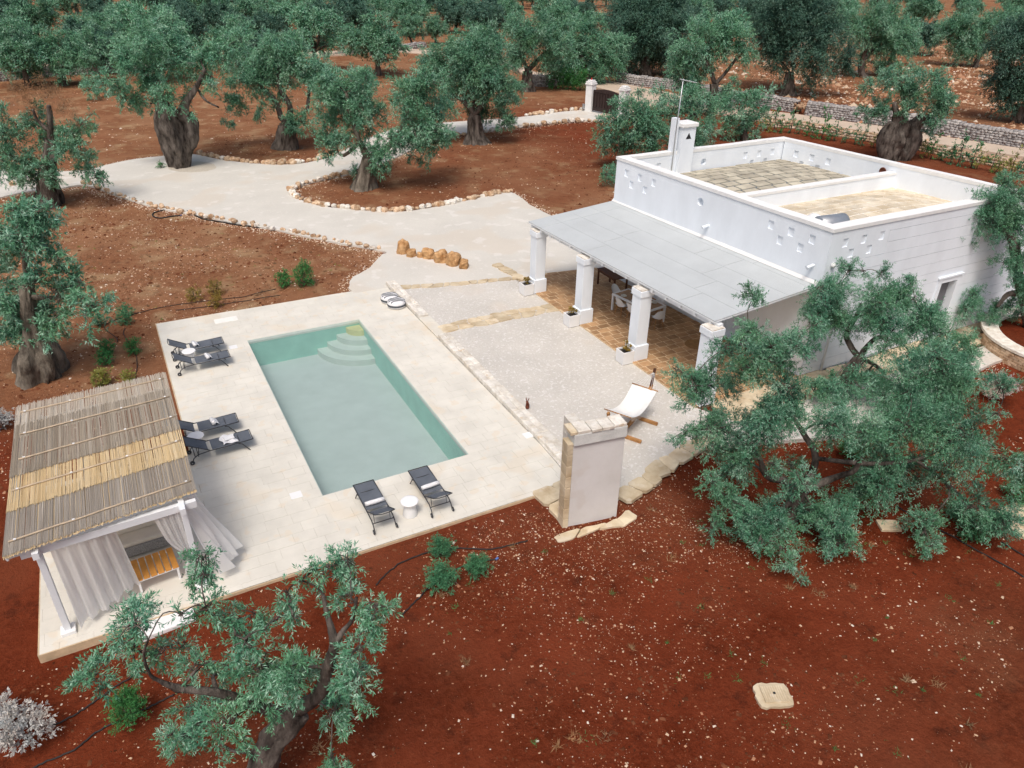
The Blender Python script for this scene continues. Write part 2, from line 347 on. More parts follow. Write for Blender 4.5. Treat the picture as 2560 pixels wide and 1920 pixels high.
def water_material():
    m = bpy.data.materials.new('pool_water'); m.use_nodes = True; nt = m.node_tree; N = nt.nodes; L = nt.links; N.clear()
    out = N.new('ShaderNodeOutputMaterial'); tr = N.new('ShaderNodeBsdfTransparent'); tr.inputs[0].default_value = (.88, .965, .955, 1)
    gl = N.new('ShaderNodeBsdfGlossy'); gl.inputs['Roughness'].default_value = .04; fr = N.new('ShaderNodeFresnel'); fr.inputs[0].default_value = 1.33
    nz = N.new('ShaderNodeTexNoise'); nz.inputs['Scale'].default_value = 5; nz.inputs['Detail'].default_value = 3; geo = N.new('ShaderNodeNewGeometry'); L.new(geo.outputs['Position'], nz.inputs['Vector'])
    bp = N.new('ShaderNodeBump'); bp.inputs['Strength'].default_value = .12; bp.inputs['Distance'].default_value = .02; L.new(nz.outputs[0], bp.inputs['Height'])
    L.new(bp.outputs[0], gl.inputs['Normal']); L.new(bp.outputs[0], fr.inputs['Normal'])
    ms = N.new('ShaderNodeMixShader'); df = N.new('ShaderNodeBsdfDiffuse'); df.inputs[0].default_value = (.5, .58, .56, 1); m0 = N.new('ShaderNodeMixShader'); m0.inputs[0].default_value = .15; L.new(tr.outputs[0], m0.inputs[1]); L.new(df.outputs[0], m0.inputs[2]); L.new(fr.outputs[0], ms.inputs[0]); L.new(m0.outputs[0], ms.inputs[1]); L.new(gl.outputs[0], ms.inputs[2]); L.new(ms.outputs[0], out.inputs[0]); return m
WATER = water_material()

# ================================================================== STRUCTURE
# ------------------------------------------------------------------ soil
def sm(x, a, b): t = np.clip((x-a)/(b-a), 0, 1); return t*t*(3-2*t)
def axis(lo, hi, flo, fhi, fine):
    a = list(np.arange(flo, fhi+1e-6, fine)); s = fine; x = flo
    while x > lo: s *= 1.22; x -= s; a.insert(0, x)
    s = fine; x = fhi
    while x < hi: s *= 1.22; x += s; a.append(x)
    return np.array(a)
def vnoise(x, y, seed):
    r = np.random.default_rng(seed); T = r.random((64, 64)); xi = np.floor(x).astype(int); yi = np.floor(y).astype(int); fx = x-xi; fy = y-yi
    fx = fx*fx*(3-2*fx); fy = fy*fy*(3-2*fy); g = lambda i, j: T[i % 64, j % 64]
    return (g(xi, yi)*(1-fx)+g(xi+1, yi)*fx)*(1-fy)+(g(xi, yi+1)*(1-fx)+g(xi+1, yi+1)*fx)*fy
def soil_z(x, y):
    x = np.asarray(x, float); y = np.asarray(y, float)
    z = -.085+.05*(vnoise(x/2.3, y/2.3, 1)-.5)+.035*(vnoise(x/.7, y/.7, 2)-.5)
    far = sm(np.hypot(x-5, y-5), 45, 110); z = z+far*(.5*(vnoise(x/14, y/14, 3)-.5))
    dip = sm(-x, 3.5, 6.5)*sm(-y, -1, 2.); return z-.16*dip
def ochre(x, y):
    x = np.asarray(x, float); y = np.asarray(y, float)
    a = sm(y+.25*x, 3.5, 9.)*.92
    a = a-.35*sm(y, 17, 24)*sm(x, 6, 12)*(1-sm(y, 44, 60))*.8           # redder earth behind the house
    a = np.maximum(a*(1-sm(x, 24, 34)*(1-sm(y, 40, 60))*.8), sm(x, 60, 68)*.75)
    a = a+.25*(vnoise(x/4., y/4., 9)-.5)
    return np.clip(a, 0, 1)
gx = axis(-700, 900, -14, 32, .4); gy = axis(-60, 1000, -15, 44, .4)
X, Y = np.meshgrid(gx, gy); Z = soil_z(X, Y); nx, ny = len(gx), len(gy)
idx = np.arange(nx*ny).reshape(ny, nx)
Fq = np.stack([idx[:-1, :-1], idx[:-1, 1:], idx[1:, 1:], idx[1:, :-1]], -1).reshape(-1, 4)
cxm = (X[:-1, :-1]+X[1:, 1:]).ravel()/2; cym = (Y[:-1, :-1]+Y[1:, 1:]).ravel()/2
keep = ~((cxm > -2.3) & (cxm < 6.) & (cym > -1.9) & (cym < 13.2))
me = idx_mesh('ground', np.stack([X.ravel(), Y.ravel(), Z.ravel()], -1), Fq[keep], SOIL, smooth=True)
at = me.attributes.new('ochre', 'FLOAT', 'POINT'); at.data.foreach_set('value', ochre(X, Y).ravel().astype(np.float32))
ground = link(bpy.data.objects.new('ground', me)); tag(ground, 'red brown earth of the olive grove', kind='structure')

def jag(P, n=6, amp=.1, seed=3):
    Q = catmull([(p[0], p[1]) for p in P], n, True); r = random.Random(seed)
    return [(q[0]+r.uniform(-amp, amp), q[1]+r.uniform(-amp, amp)) for q in Q]
DRV = [(-120, 452), (30, 420), (110, 428), (215, 425), (265, 412), (330, 399), (395, 391), (470, 385), (500, 388), (560, 400), (620, 407), (680, 411), (740, 410), (790, 402), (830, 390), (880, 365), (934, 340), (990, 322), (1060, 312), (1130, 305), (1230, 298), (1315, 291), (1390, 281), (1467, 275), (1540, 283), (1540, 302), (1451, 301), (1380, 307), (1308, 315), (1220, 326), (1125, 341), (1050, 366), (980, 396), (914, 424), (860, 438), (800, 450), (752, 464), (728, 474), (729, 487), (765, 505), (810, 516), (868, 522), (926, 527), (984, 529), (1042, 525), (1122, 511), (1204, 493), (1278, 481), (1325, 512), (1370, 535), (1500, 600), (1519, 666), (1364, 686), (1330, 712), (1290, 700), (1100, 712), (1000, 720), (964, 719), (884, 731), (878, 697), (925, 668), (950, 640), (961, 628), (856, 609), (764, 590), (671, 571), (579, 555), (486, 537), (382, 517), (289, 488), (215, 462), (150, 470), (60, 480), (-120, 512)]
b = MB(); b.prism(jag(pxs(DRV), 5, .05), -.3, .004); tag(b.build('driveway', DRIVE), 'wide pale gravel drive winding between the olive trees', kind='structure')
b = MB(); r = random.Random(5); b.prism([tuple(px(478+62*math.cos(a)*(1+r.uniform(-.06, .06)), 417+14*math.sin(a)*(1+r.uniform(-.06, .06)))[:2]) for a in np.linspace(0, 2*PI, 28, endpoint=False)], -.05, .009)
tag(b.build('earth_ring', M('dusty_gravel', (.52, .47, .39), .95, .1, 1., bump=.7, bscale=14, speck=[(10., (.62, .58, .52), .55, .5)])), 'dusty patch round the trunk in the driveway', kind='structure')
CRT = [tuple(px(1000, 722)[:2]), tuple(px(1290, 702)[:2]), (12.3, 11.), (12.36, 9.5), (12.4, 2.4), (12.45, -1.), (13.2, -2.3), (20., -2.3), (29.5, -2.5), (29.5, -3.4), (24.8, -3.5), (21, -3.9), (15.5, -4.4)] + [tuple(px(*a)[:2]) for a in [(1765, 1120), (1700, 1128), (1640, 1180), (1580, 1225), (1545, 1245)]] + [(6.9, -3.9), (6.6, -2.7), (6.75, 0.), (6.75, 13.6)]
b = MB(); b.prism(CRT, -.3, .05); tag(b.build('gravel_court', GRAVEL), 'pale pinkish gravel court between pool and portico', kind='structure')

# ------------------------------------------------------------------ tiles laid in courses
def tile_polys(Q, sx, sy, gap, ang=0., org=(0, 0), bond=.5, jitter=0., seed=1):
    ca, sa = math.cos(ang), math.sin(ang); r = random.Random(seed)
    loc = [((x-org[0])*ca+(y-org[1])*sa, -(x-org[0])*sa+(y-org[1])*ca) for x, y in Q]
    if sum(loc[i][0]*loc[(i+1) % len(loc)][1]-loc[(i+1) % len(loc)][0]*loc[i][1] for i in range(len(loc))) < 0: loc.reverse()
    x0, x1 = min(p[0] for p in loc), max(p[0] for p in loc); y0, y1 = min(p[1] for p in loc), max(p[1] for p in loc); out = []
    j = math.floor(y0/sy)
    while j*sy < y1:
        x = math.floor(x0/sx)*sx-sx+(bond*sx if j % 2 else 0)+(r.uniform(0, sx*.3) if jitter else 0)
        while x < x1:
            w = sx*(1+(r.uniform(-jitter, jitter) if jitter else 0)); g = gap/2
            t = clip_poly([(x+g, j*sy+g), (x+w-g, j*sy+g), (x+w-g, (j+1)*sy-g), (x+g, (j+1)*sy-g)], loc)
            if len(t) > 2 and area(t) > .012: out.append([(org[0]+a*ca-c*sa, org[1]+a*sa+c*ca) for a, c in t])
            x += w
        j += 1
    return out
def lay(polys, parent, name, mat, ztop, thick, nmax=300, zfun=None, joined=None, dz=.002, seed=2):
    r = random.Random(seed); off = Vector(parent.location)+(Vector(parent.parent.location) if parent.parent else Vector())
    polys = sorted(polys, key=lambda p: (p[0][0]-CAM[0])**2+(p[0][1]-CAM[1])**2); rest = MB()
    for k, p in enumerate(polys):
        d = r.uniform(-dz, dz); m = MB() if k < nmax else rest
        cx = sum(q[0] for q in p)/len(p); cy = sum(q[1] for q in p)/len(p)
        zf = zfun or (lambda x, y: 0.); n0 = len(m.v); m.prism(p, ztop-thick+d, ztop+d)
        if zfun: m.v[n0:] = [(x, y, z+zf(x, y)) for x, y, z in m.v[n0:]]
        if k < nmax:
            o = bpy.data.objects.new(name, m.mesh(name, mat, (cx, cy, ztop))); o.location = Vector((cx, cy, ztop))-off; link(o, parent)
    if rest.v: rest.build(joined or name+'s_far', mat, parent, world=True)['kind'] = 'stuff'

# ------------------------------------------------------------------ pool deck
PWID, PLEN = 4.5, 10.78
deck_rects = [[(-2.98, -2.63), (0, -2.63), (0, 13.9), (-2.98, 13.9)], [(0, -2.63), (PWID, -2.63), (PWID, 0), (0, 0)], [(0, PLEN), (PWID, PLEN), (PWID, 13.8), (0, 13.85)],
              [(PWID, -2.63), (5.4, -2.63), (6.2, -2.42), (6.72, -2.3), (6.72, 13.72), (PWID, 13.8)], [(-6.88, -2.65), (-2.98, -2.63), (-2.98, 3.9), (-6.9, 3.9)]]
b = MB()
for rct in deck_rects[:4]: b.prism(rct, -.4, -.012)
b.prism([(-6.86, -2.63), (-2.985, -2.61), (-2.985, 3.88), (-6.88, 3.88)], -.4, -.012)
deck = b.build('pool_deck', GROUT); tag(deck, 'cream travertine pool terrace', kind='structure')
tp = []
for i, rct in enumerate(deck_rects): tp += tile_polys(rct, .62, .41, .004, 0, (0, 0), .5, .12, 5+i)
lay(tp, deck, 'tile', DECK, 0., .03, 300, joined='far_tiles')
b = MB()
for p, q in [((-6.9, -2.66), (5.4, -2.66)), ((-6.9, -2.66), (-6.9, 3.9)), ((-3., 3.9), (-3., 13.92)), ((-3., 13.92), (0, 13.92)), ((0, 13.87), (4.5, 13.82))]:
    b.bar((*p, -.2), (*q, -.2), .03, .385)
b.build('edging', DECKEDGE, deck)
for u, v, w, h in [(565, 800, .9, .45), (740, 1238, .32, .3), (583, 868, .3, .3), (1320, 1088, .3, .3)]:
    P = px(u, v); m = MB(); m.rbox((P.x, P.y, .006), (w, h, .012), .004); o = m.build('skimmer_lid', PLASTIC if w < .5 else SLABW, deck)
# ------------------------------------------------------------------ pool
pool = MB(); FZ = -1.2
pool.add([(0, 0, FZ), (PWID, 0, FZ), (PWID, PLEN, FZ), (0, PLEN, FZ)], [(0, 1, 2, 3)])
pool = pool.build('pool_basin', POOLF); tag(pool, 'rectangular pool basin with grey floor and corner steps', kind='structure')
b = MB(); t = .12
for a, c in [((-t, -t, FZ-.1), (.006, PLEN+t, -.014)), ((PWID-.006, -t, FZ-.1), (PWID+t, PLEN+t, -.014)), ((.006, -t, FZ-.1), (PWID-.006, .006, -.014)), ((.006, PLEN-.006, FZ-.1), (PWID-.006, PLEN+t, -.014))]: b.bbox(a, c)
b.build('pool_wall', POOLW, pool)
b = MB()
for a, c in [((.007, .007, -.16), (.016, PLEN-.007, -.016)), ((PWID-.016, .007, -.16), (PWID-.007, PLEN-.007, -.016)), ((.017, .007, -.16), (PWID-.017, .016, -.016)), ((.017, PLEN-.016, -.16), (PWID-.017, PLEN-.007, -.016))]: b.bbox(a, c)
b.build('waterline_band', POOLS, pool)
for k, (r, z) in enumerate([(1.85, -.95), (1.42, -.72), (1., -.48), (.58, -.24)]):
    m = MB(); n = 24; arc = [(PWID-.008-r*math.cos(a), PLEN-.008-r*math.sin(a)) for a in np.linspace(0, PI/2, n)]
    m.prism([(PWID-.008, PLEN-.008)]+arc, FZ+.001, z); m.build('pool_step', POOLS1 if k == 3 else POOLS, pool)
b = MB(); b.grid(24, 48, lambda a, c: (a*PWID, c*PLEN, -.09)); tag(b.build('pool_water', WATER), 'still grey green water filling the pool', kind='structure')

# ------------------------------------------------------------------ stone strips, flagstones
def stone_wall_strip(name, label, y0, y1, x0, x1, z1, mat, step=.55, seed=1):
    t = empty(name, ((x0+x1)/2, (y0+y1)/2, 0), label, 'stone kerb'); r = random.Random(seed); y = y0
    while y < y1-.1:
        L = min(r.uniform(.6, 1.4)*step, y1-y); xs = x0
        for w in ((.5, .5) if r.random() < .6 else (.36, .64)):
            ww = (x1-x0)*w; m = MB(); m.rbox((xs+ww/2, y+L/2, (z1-.25)/2+r.uniform(-.03, .02)), (ww-.015, L-.015, z1+.25), .035, rz=r.uniform(-.07, .07)); m.build('stone', mat, t, world=True); xs += ww
        y += L
    m = MB(); m.bbox((x0+.02, y0, -.25), (x1-.02, y1, z1-.03)); m.build('core', STONE_W, t, world=True)
    return t
stone_wall_strip('stone_kerb', 'short cream stone kerb beside the two striped poufs', 9.75, 13.85, 6.74, 7.2, .17, STONE_W, seed=4)
stone_wall_strip('stone_kerb', 'long low cream stone kerb between the pool deck and the gravel court', -2.6, 7.75, 6.74, 7.24, .17, STONE_W, seed=9)
b = MB()
for k in range(3): b.rbox((6.98, 8.08+.66*k, 0.), (.5, .64, .14), .015)
b.build('threshold_slab', DECK, deck)
def flags(name, label, polyl, z, mat, cell=.55, seed=3, cat='paving'):
    """irregular flagstones: jittered grid cells clipped to convex strips"""
    P0 = polyl[0][0]; t = empty(name, (P0[0], P0[1], 0), label, cat); r = random.Random(seed); pol = []
    for Q in polyl:
        Q = [tuple(q[:2]) for q in Q]
        if sum(Q[i][0]*Q[(i+1) % len(Q)][1]-Q[(i+1) % len(Q)][0]*Q[i][1] for i in range(len(Q))) < 0: Q = Q[::-1]
        d = np.array(Q[1])-np.array(Q[0]); e = np.array(Q[2])-np.array(Q[1]); d = d if np.linalg.norm(d) > np.linalg.norm(e) else e
        a = math.atan2(d[1], d[0]); ca, sa = math.cos(a), math.sin(a)
        L = [(x*ca+y*sa, -x*sa+y*ca) for x, y in Q]; x0, x1 = min(p[0] for p in L), max(p[0] for p in L); y0, y1 = min(p[1] for p in L), max(p[1] for p in L)
        nx_ = max(1, round((x1-x0)/cell)); ny_ = max(1, round((y1-y0)/(cell*.8)))
        G = [[(x0+(x1-x0)*(i/nx_)+(r.uniform(-.28, .28)*cell if 0 < i < nx_ else 0)+(cell*.25 if j % 2 and 0 < i < nx_ else 0), y0+(y1-y0)*(j/ny_)+r.uniform(-.16, .16)*cell) for i in range(nx_+1)] for j in range(ny_+1)]
        for j in range(ny_):
            for i in range(nx_):
                c = [G[j][i], G[j][i+1], G[j+1][i+1], G[j+1][i]]; mx, my = sum(p[0] for p in c)/4, sum(p[1] for p in c)/4
                if len(clip_poly([(mx-.01, my-.01), (mx+.01, my-.01), (mx+.01, my+.01), (mx-.01, my+.01)], L)) > 2 and area(c) > .02:
                    c = shrink(c, .016); o_ = []
                    for a_, b_ in zip(c, c[1:]+c[:1]): o_ += [(a_[0]*.86+b_[0]*.14, a_[1]*.86+b_[1]*.14), (a_[0]*.5+b_[0]*.5+r.uniform(-.02, .02), a_[1]*.5+b_[1]*.5+r.uniform(-.02, .02)), (a_[0]*.14+b_[0]*.86, a_[1]*.14+b_[1]*.86)]
                    pol.append([(p*ca-q*sa, p*sa+q*ca) for p, q in o_])
    lay(pol, t, 'flagstone', mat, z, .1, dz=.006, seed=seed); return t
W2 = lambda l, z=0.: [tuple(px(u, v, z)[:2]) for u, v in l]
flags('flagstone_path', 'narrow ochre flagstone strip crossing the gravel from the kerb to the far portico column', [W2([(1000, 714), (1150, 705), (1150, 714), (1000, 723)], .06), W2([(1150, 705), (1290, 690), (1290, 700), (1150, 714)], .06), W2([(1248, 657), (1330, 700), (1322, 712), (1240, 668)], .06)], .075, FLAG, .5, 3, 'path')
flags('flagstone_path', 'wide ochre flagstone path from the threshold slabs to the portico paving', [W2([(1097, 813), (1230, 788), (1245, 806), (1110, 834)], .06), W2([(1230, 788), (1405, 752), (1420, 772), (1245, 806)], .06)], .078, FLAG, .6, 5, 'path')
flags('flagstone_edge', 'curved ochre flagstone edge between gravel court and red soil beside the plaster wall', [W2([(1545, 1226), (1620, 1176), (1650, 1200), (1570, 1256)], .05), W2([(1620, 1176), (1665, 1136), (1705, 1160), (1650, 1200)], .05), W2([(1665, 1136), (1712, 1100), (1760, 1120), (1705, 1160)], .05), W2([(1712, 1100), (1790, 1075), (1850, 1085), (1760, 1120)], .05)], .07, FLAG, .62, 8)
flags('flagstone_apron', 'ochre slabs at the foot of the plaster wall beside the deck corner', [[(5.4, -2.66), (6.72, -2.34), (6.85, -3.95), (5.42, -3.8)]], .012, FLAG, .8, 12)
flags('broken_paving', 'broken pale screed lying in the soil at the plaster wall foot', [W2([(1385, 1345), (1530, 1300), (1560, 1308), (1450, 1345)], -.04), W2([(1530, 1300), (1575, 1275), (1590, 1290), (1560, 1308)], -.04)], -.045, FLAG, .6, 15)
flags('stepping_slabs', 'large pale stepping slabs entering at the edge beside the teal shrubs', [W2([(2480, 1280), (2560, 1262), (2600, 1290), (2540, 1320)]), W2([(2530, 1320), (2620, 1300), (2640, 1340), (2560, 1345)])], -.01, FLAG, .9, 21)
flags('wall_paving', 'ochre paving strip along the foot of the side wall of the house', [[(13., -2.4), (30, -2.4), (30, -1.0), (17.3, -1.0), (13., -1.05)]], .09, FLAG, 1.1, 22)
for lab, uv, w, h, rz in [('square pale stone slab lying alone under the big foreground olive', (2223, 1311), .55, .42, -.5)]:
    P = px(*uv); m = MB(); m.rbox((0, 0, -.03), (w, h, .12), .02); o = m.build('stone_slab', FLAG); o.location = (P.x, P.y, -.03); o.rotation_euler.z = rz; tag(o, lab, 'slab')
# manhole
P = px(1934, 1735); mh = empty('manhole_cover', (P.x, P.y, -.06), 'pale inspection cover set in a rough stone surround in bare red soil', 'manhole cover', rz=-.42)
b = MB(); r = random.Random(3); b.prism([(math.cos(a)*.36*(1+r.uniform(-.07, .1))/max(abs(math.cos(a)), abs(math.sin(a)))**.8, math.sin(a)*.29*(1+r.uniform(-.07, .1))/max(abs(math.cos(a)), abs(math.sin(a)))**.8) for a in np.linspace(0, 2*PI, 26, endpoint=False)], -.08, .035); b.build('surround', FLAG, mh)
b = MB(); b.rbox((.02, .02, .05), (.5, .42, .03), .008); cv = b.build('cover', FLAG, mh)
b = MB()
for i in range(9): b.box((.02-.2+.05*i, .02, .066), (.012, .34, .006))
b.build('ribs', FLAG, cv); b = MB(); b.lathe((.02, .02, .064), [(.03, 0), (.03, .006)], 12); b.build('lift_hole', DARKIN, cv)
# patio under the portico
b = MB(); PQ = [(12.42, -1.), (17.2, -1.), (16.6, 11.3), (14., 11.75), (12.36, 10.6)]; b.prism(PQ, -.3, .1)
patio = b.build('patio', PATIOG); tag(patio, 'sandstone paving under the portico', kind='structure')
lay(tile_polys([(12.43, -.98), (17.2, -.98), (16.6, 11.28), (14., 11.7), (12.37, 10.58)], .46, .34, .045, .0, (0, 0), .5, .2, 31), patio, 'tile', PATIO, .112, .04, 290, joined='far_tiles', dz=.004)
P = px(1739, 861, .12); b = MB(); b.lathe((0, 0, 0), [(.42, 0), (.42, .012), (.4, .016), (0.001, .016)], 32, smooth=False); o = b.build('round_mat', MATM); o.location = (P.x, P.y, .122); tag(o, 'round brown jute mat on the portico paving', 'mat')

# ================================================================== HOUSE
A, B, C, D, E_ = (17.3, -.97), (16.62, 10.42), (26.72, 10.56), (28.06, -.97), (32.5, -.97)
HT, TH = 5.6, .36
house = empty('house', (A[0], A[1], 0), 'white flat roofed stone house with parapets and a sloping portico on square columns', 'house')
def wall_mesh(o, p2, z0, z1, th, side, outer=(), inner=()):
    """wall from o to p2; side=+1 when the outer face lies right of the direction; holes (s0,s1,z0,z1,depth,round)"""
    o = np.array(o, float); p2 = np.array(p2, float); L = np.linalg.norm(p2-o); d = (p2-o)/L; n = np.array([d[1], -d[0]])*side; b = MB()
    def face(base, nn, holes, flip):
        pt = lambda s, z, k=0.: (base[0]+d[0]*s-nn[0]*k, base[1]+d[1]*s-nn[1]*k, z)
        ss = sorted({0., L}|{h[0] for h in holes}|{h[1] for h in holes}); zz = sorted({z0, z1}|{h[2] for h in holes}|{h[3] for h in holes})
        fl = (lambda f: f[::-1]) if flip else (lambda f: f)
        for a, c in zip(ss[:-1], ss[1:]):
            for e, g in zip(zz[:-1], zz[1:]):
                ms, mz = (a+c)/2, (e+g)/2
                if not any(h[0] < ms < h[1] and h[2] < mz < h[3] for h in holes): b.add([pt(a, e), pt(c, e), pt(c, g), pt(a, g)], [fl((0, 1, 2, 3))])
        for a, c, e, g, k, rnd in holes:
            if not rnd:
                b.add([pt(a, e), pt(c, e), pt(c, g), pt(a, g), pt(a, e, k), pt(c, e, k), pt(c, g, k), pt(a, g, k)], [fl(f) for f in ((0, 4, 5, 1), (1, 5, 6, 2), (2, 6, 7, 3), (3, 7, 4, 0), (4, 7, 6, 5)[::-1])])
            else:
                m = 16; cs, cz, rs, rz = (a+c)/2, (e+g)/2, (c-a)/2*.94, (g-e)/2*.94
                ci = [pt(cs+rs*math.cos(2*PI*i/m), cz+rz*math.sin(2*PI*i/m)) for i in range(m)]
                ck = [pt(cs+rs*.9*math.cos(2*PI*i/m), cz+rz*.9*math.sin(2*PI*i/m), k) for i in range(m)]
                sq = []
                for i in range(m):
                    x, y = math.cos(2*PI*i/m), math.sin(2*PI*i/m); q = max(abs(x), abs(y)); sq.append(pt(cs+x/q*(c-a)/2, cz+y/q*(g-e)/2))
                b.add(sq+ci+ck, [fl((i, (i+1) % m, m+(i+1) % m, m+i)) for i in range(m)]+[fl((m+i, m+(i+1) % m, 2*m+(i+1) % m, 2*m+i)) for i in range(m)]+[fl(tuple(range(2*m, 3*m)))])
    face(o, n, outer, side < 0); face(o-n*th, -n, inner, side > 0)
    i0, i1 = o-n*th, p2-n*th
    b.add([(*o, z1), (*p2, z1), (*i1, z1), (*i0, z1)], [(0, 1, 2, 3)]); b.add([(*o, z0), (*i0, z0), (*i0, z1), (*o, z1)], [(0, 1, 2, 3)]); b.add([(*p2, z0), (*i1, z0), (*i1, z1), (*p2, z1)], [(0, 1, 2, 3)])
    return b, L
def notches(s0, dirn, zt, k=.05):
    out = []
    for i, (ds, dz) in enumerate([(.35, .0), (.75, .42), (1.25, 0.), (1.65, .42), (2.15, .0)]):
        a = s0+dirn*ds; out.append((min(a, a+dirn*.24), max(a, a+dirn*.24), zt-.3-dz-.3, zt-.3-dz, k, False))
    return out
LAB = math.dist(A, B); ZT = HT-.14
b, _ = wall_mesh(A, B, 0, ZT, TH, -1, outer=notches(.25, 1, ZT)+notches(LAB-.25, -1, ZT)+[(5.9, 6.25, 4.75, 5.1, .2, True), (3., 4., 1.13e-3, 2.3, .25, False)], inner=()); b.build('wall', WHITE, house, world=True)
LBC = math.dist(B, C)
b, _ = wall_mesh((B[0]+TH, B[1]+.005), C, 0, ZT, TH, -1, inner=notches(LBC-TH-.5, -1, ZT)+notches(.35, 1, ZT)[:3]+[(4.2, 4.56, 4.8, 5.12, .2, True)]); b.build('wall', WHITE, house, world=True)
LCD = math.dist(C, D)
b, _ = wall_mesh((C[0]+.03, C[1]-TH-.03), (D[0]-.014, D[1]+.12), 0, ZT, TH, -1, inner=notches(.3, 1, ZT)+[(5.55, 5.9, 4.95, 5.27, .2, True)]); b.build('wall', WHITE, house, world=True)
DOOR = (24.1-A[0], 25.05-A[0], .1, 2.5)
b, _ = wall_mesh((A[0]+TH+.02, A[1]+.02), E_, 0, ZT, TH, 1, outer=[(DOOR[0]-TH-.02, DOOR[1]-TH-.02, DOOR[2], DOOR[3], .3, False)]); b.build('wall', WHITE, house, world=True)
# courses of blocks on the side wall
r = random.Random(5); zc = .1; k = 0
NOT = notches(.25, 1, ZT)
while zc < ZT-.01:
    h = .42 if zc+.42 < ZT-.2 else ZT-zc
    x = 0.; segs = [(0., E_[0]-A[0])]
    if zc < DOOR[3]: segs = [(0., DOOR[0]-.02), (DOOR[1]+.02, E_[0]-A[0])]
    hol = [n_ for n_ in NOT if n_[2] < zc+h and n_[3] > zc]
    for s0, s1 in segs:
        m, _ = wall_mesh((A[0]+s0, A[1]-.018-r.uniform(0, .008)), (A[0]+s1, A[1]-.018-r.uniform(0, .006)), zc+.006, zc+h-.006, .06, 1)
        if not (hol and s0 == 0.): m.build('block_course', WHITE, house, world=True)
        else:
            cuts = [2.9]; mm, _ = wall_mesh((A[0]+2.9, A[1]-.02), (A[0]+s1, A[1]-.02), zc+.006, zc+h-.006, .06, 1); mm.build('block_course', WHITE, house, world=True)
    zc += h; k += 1
zb = min(n_[2] for n_ in NOT); m = [q for q in NOT]
kk = .1+.42*math.floor((zb-.1)/.42)
mm, _ = wall_mesh((A[0], A[1]-.02), (A[0]+2.89, A[1]-.02), kk+.006, ZT-.006, .2, 1, outer=[(q[0], q[1], q[2], q[3], .05, False) for q in NOT]); mm.build('corner_block', WHITE, house, world=True)
P = (A[0]+9.9, A[1]-.02); m = MB(); m.lathe((0, 0, 0), [(.2, 0), (.2, .012), (.17, .012), (.16, -.02), (.001, -.02)], 20, cap=False)
m.v = [(P[0]+x, P[1]-z-.015, 4.85+y*.8) for x, y, z in m.v]; m.build('oculus', WHITE, house, world=True)
# mitred copings
def off_in(P, Q, R, t):
    """corner Q between PQ and QR (counter-clockwise quad seen from above), moved inward by t"""
    P, Q, R = [np.array(x, float) for x in (P, Q, R)]; d1 = (Q-P)/np.linalg.norm(Q-P); d2 = (R-Q)/np.linalg.norm(R-Q)
    n1 = np.array([-d1[1], d1[0]]); n2 = np.array([-d2[1], d2[0]]); s = n1+n2; return Q+s*t/(1+n1@n2)
quad = [A, D, C, B]; outer = [off_in(quad[i-1], quad[i], quad[(i+1) % 4], -.035) for i in range(4)]; innr = [off_in(quad[i-1], quad[i], quad[(i+1) % 4], TH+.02) for i in range(4)]
outer[0][1] -= .02; outer[1][1] -= .02
for i in range(4):
    j = (i+1) % 4; m = MB(); r = random.Random(i); n = 10
    P0, P1, Q0, Q1 = [np.array(x) for x in (outer[i], outer[j], innr[i], innr[j])]; vs = []
    for t in np.linspace(0, 1, n):
        w = 0 if t in (0., 1.) else r.uniform(-.012, .012)
        for p, z in ((P0+(P1-P0)*t, ZT+.002), (P0+(P1-P0)*t, ZT+.125+w), (Q0+(Q1-Q0)*t, ZT+.14+w), (Q0+(Q1-Q0)*t, ZT+.002)): vs.append((*p, z))
    m.add(vs, [(4*q+c, 4*q+4+c, 4*q+4+(c+1) % 4, 4*q+(c+1) % 4) for q in range(n-1) for c in range(4)]); m.build('coping', COPING, house, world=True)
m = MB(); m.bbox((D[0]+.05, A[1]-.055, ZT+.002), (E_[0], A[1]+TH, ZT+.13)); m.build('coping', COPING, house, world=True)
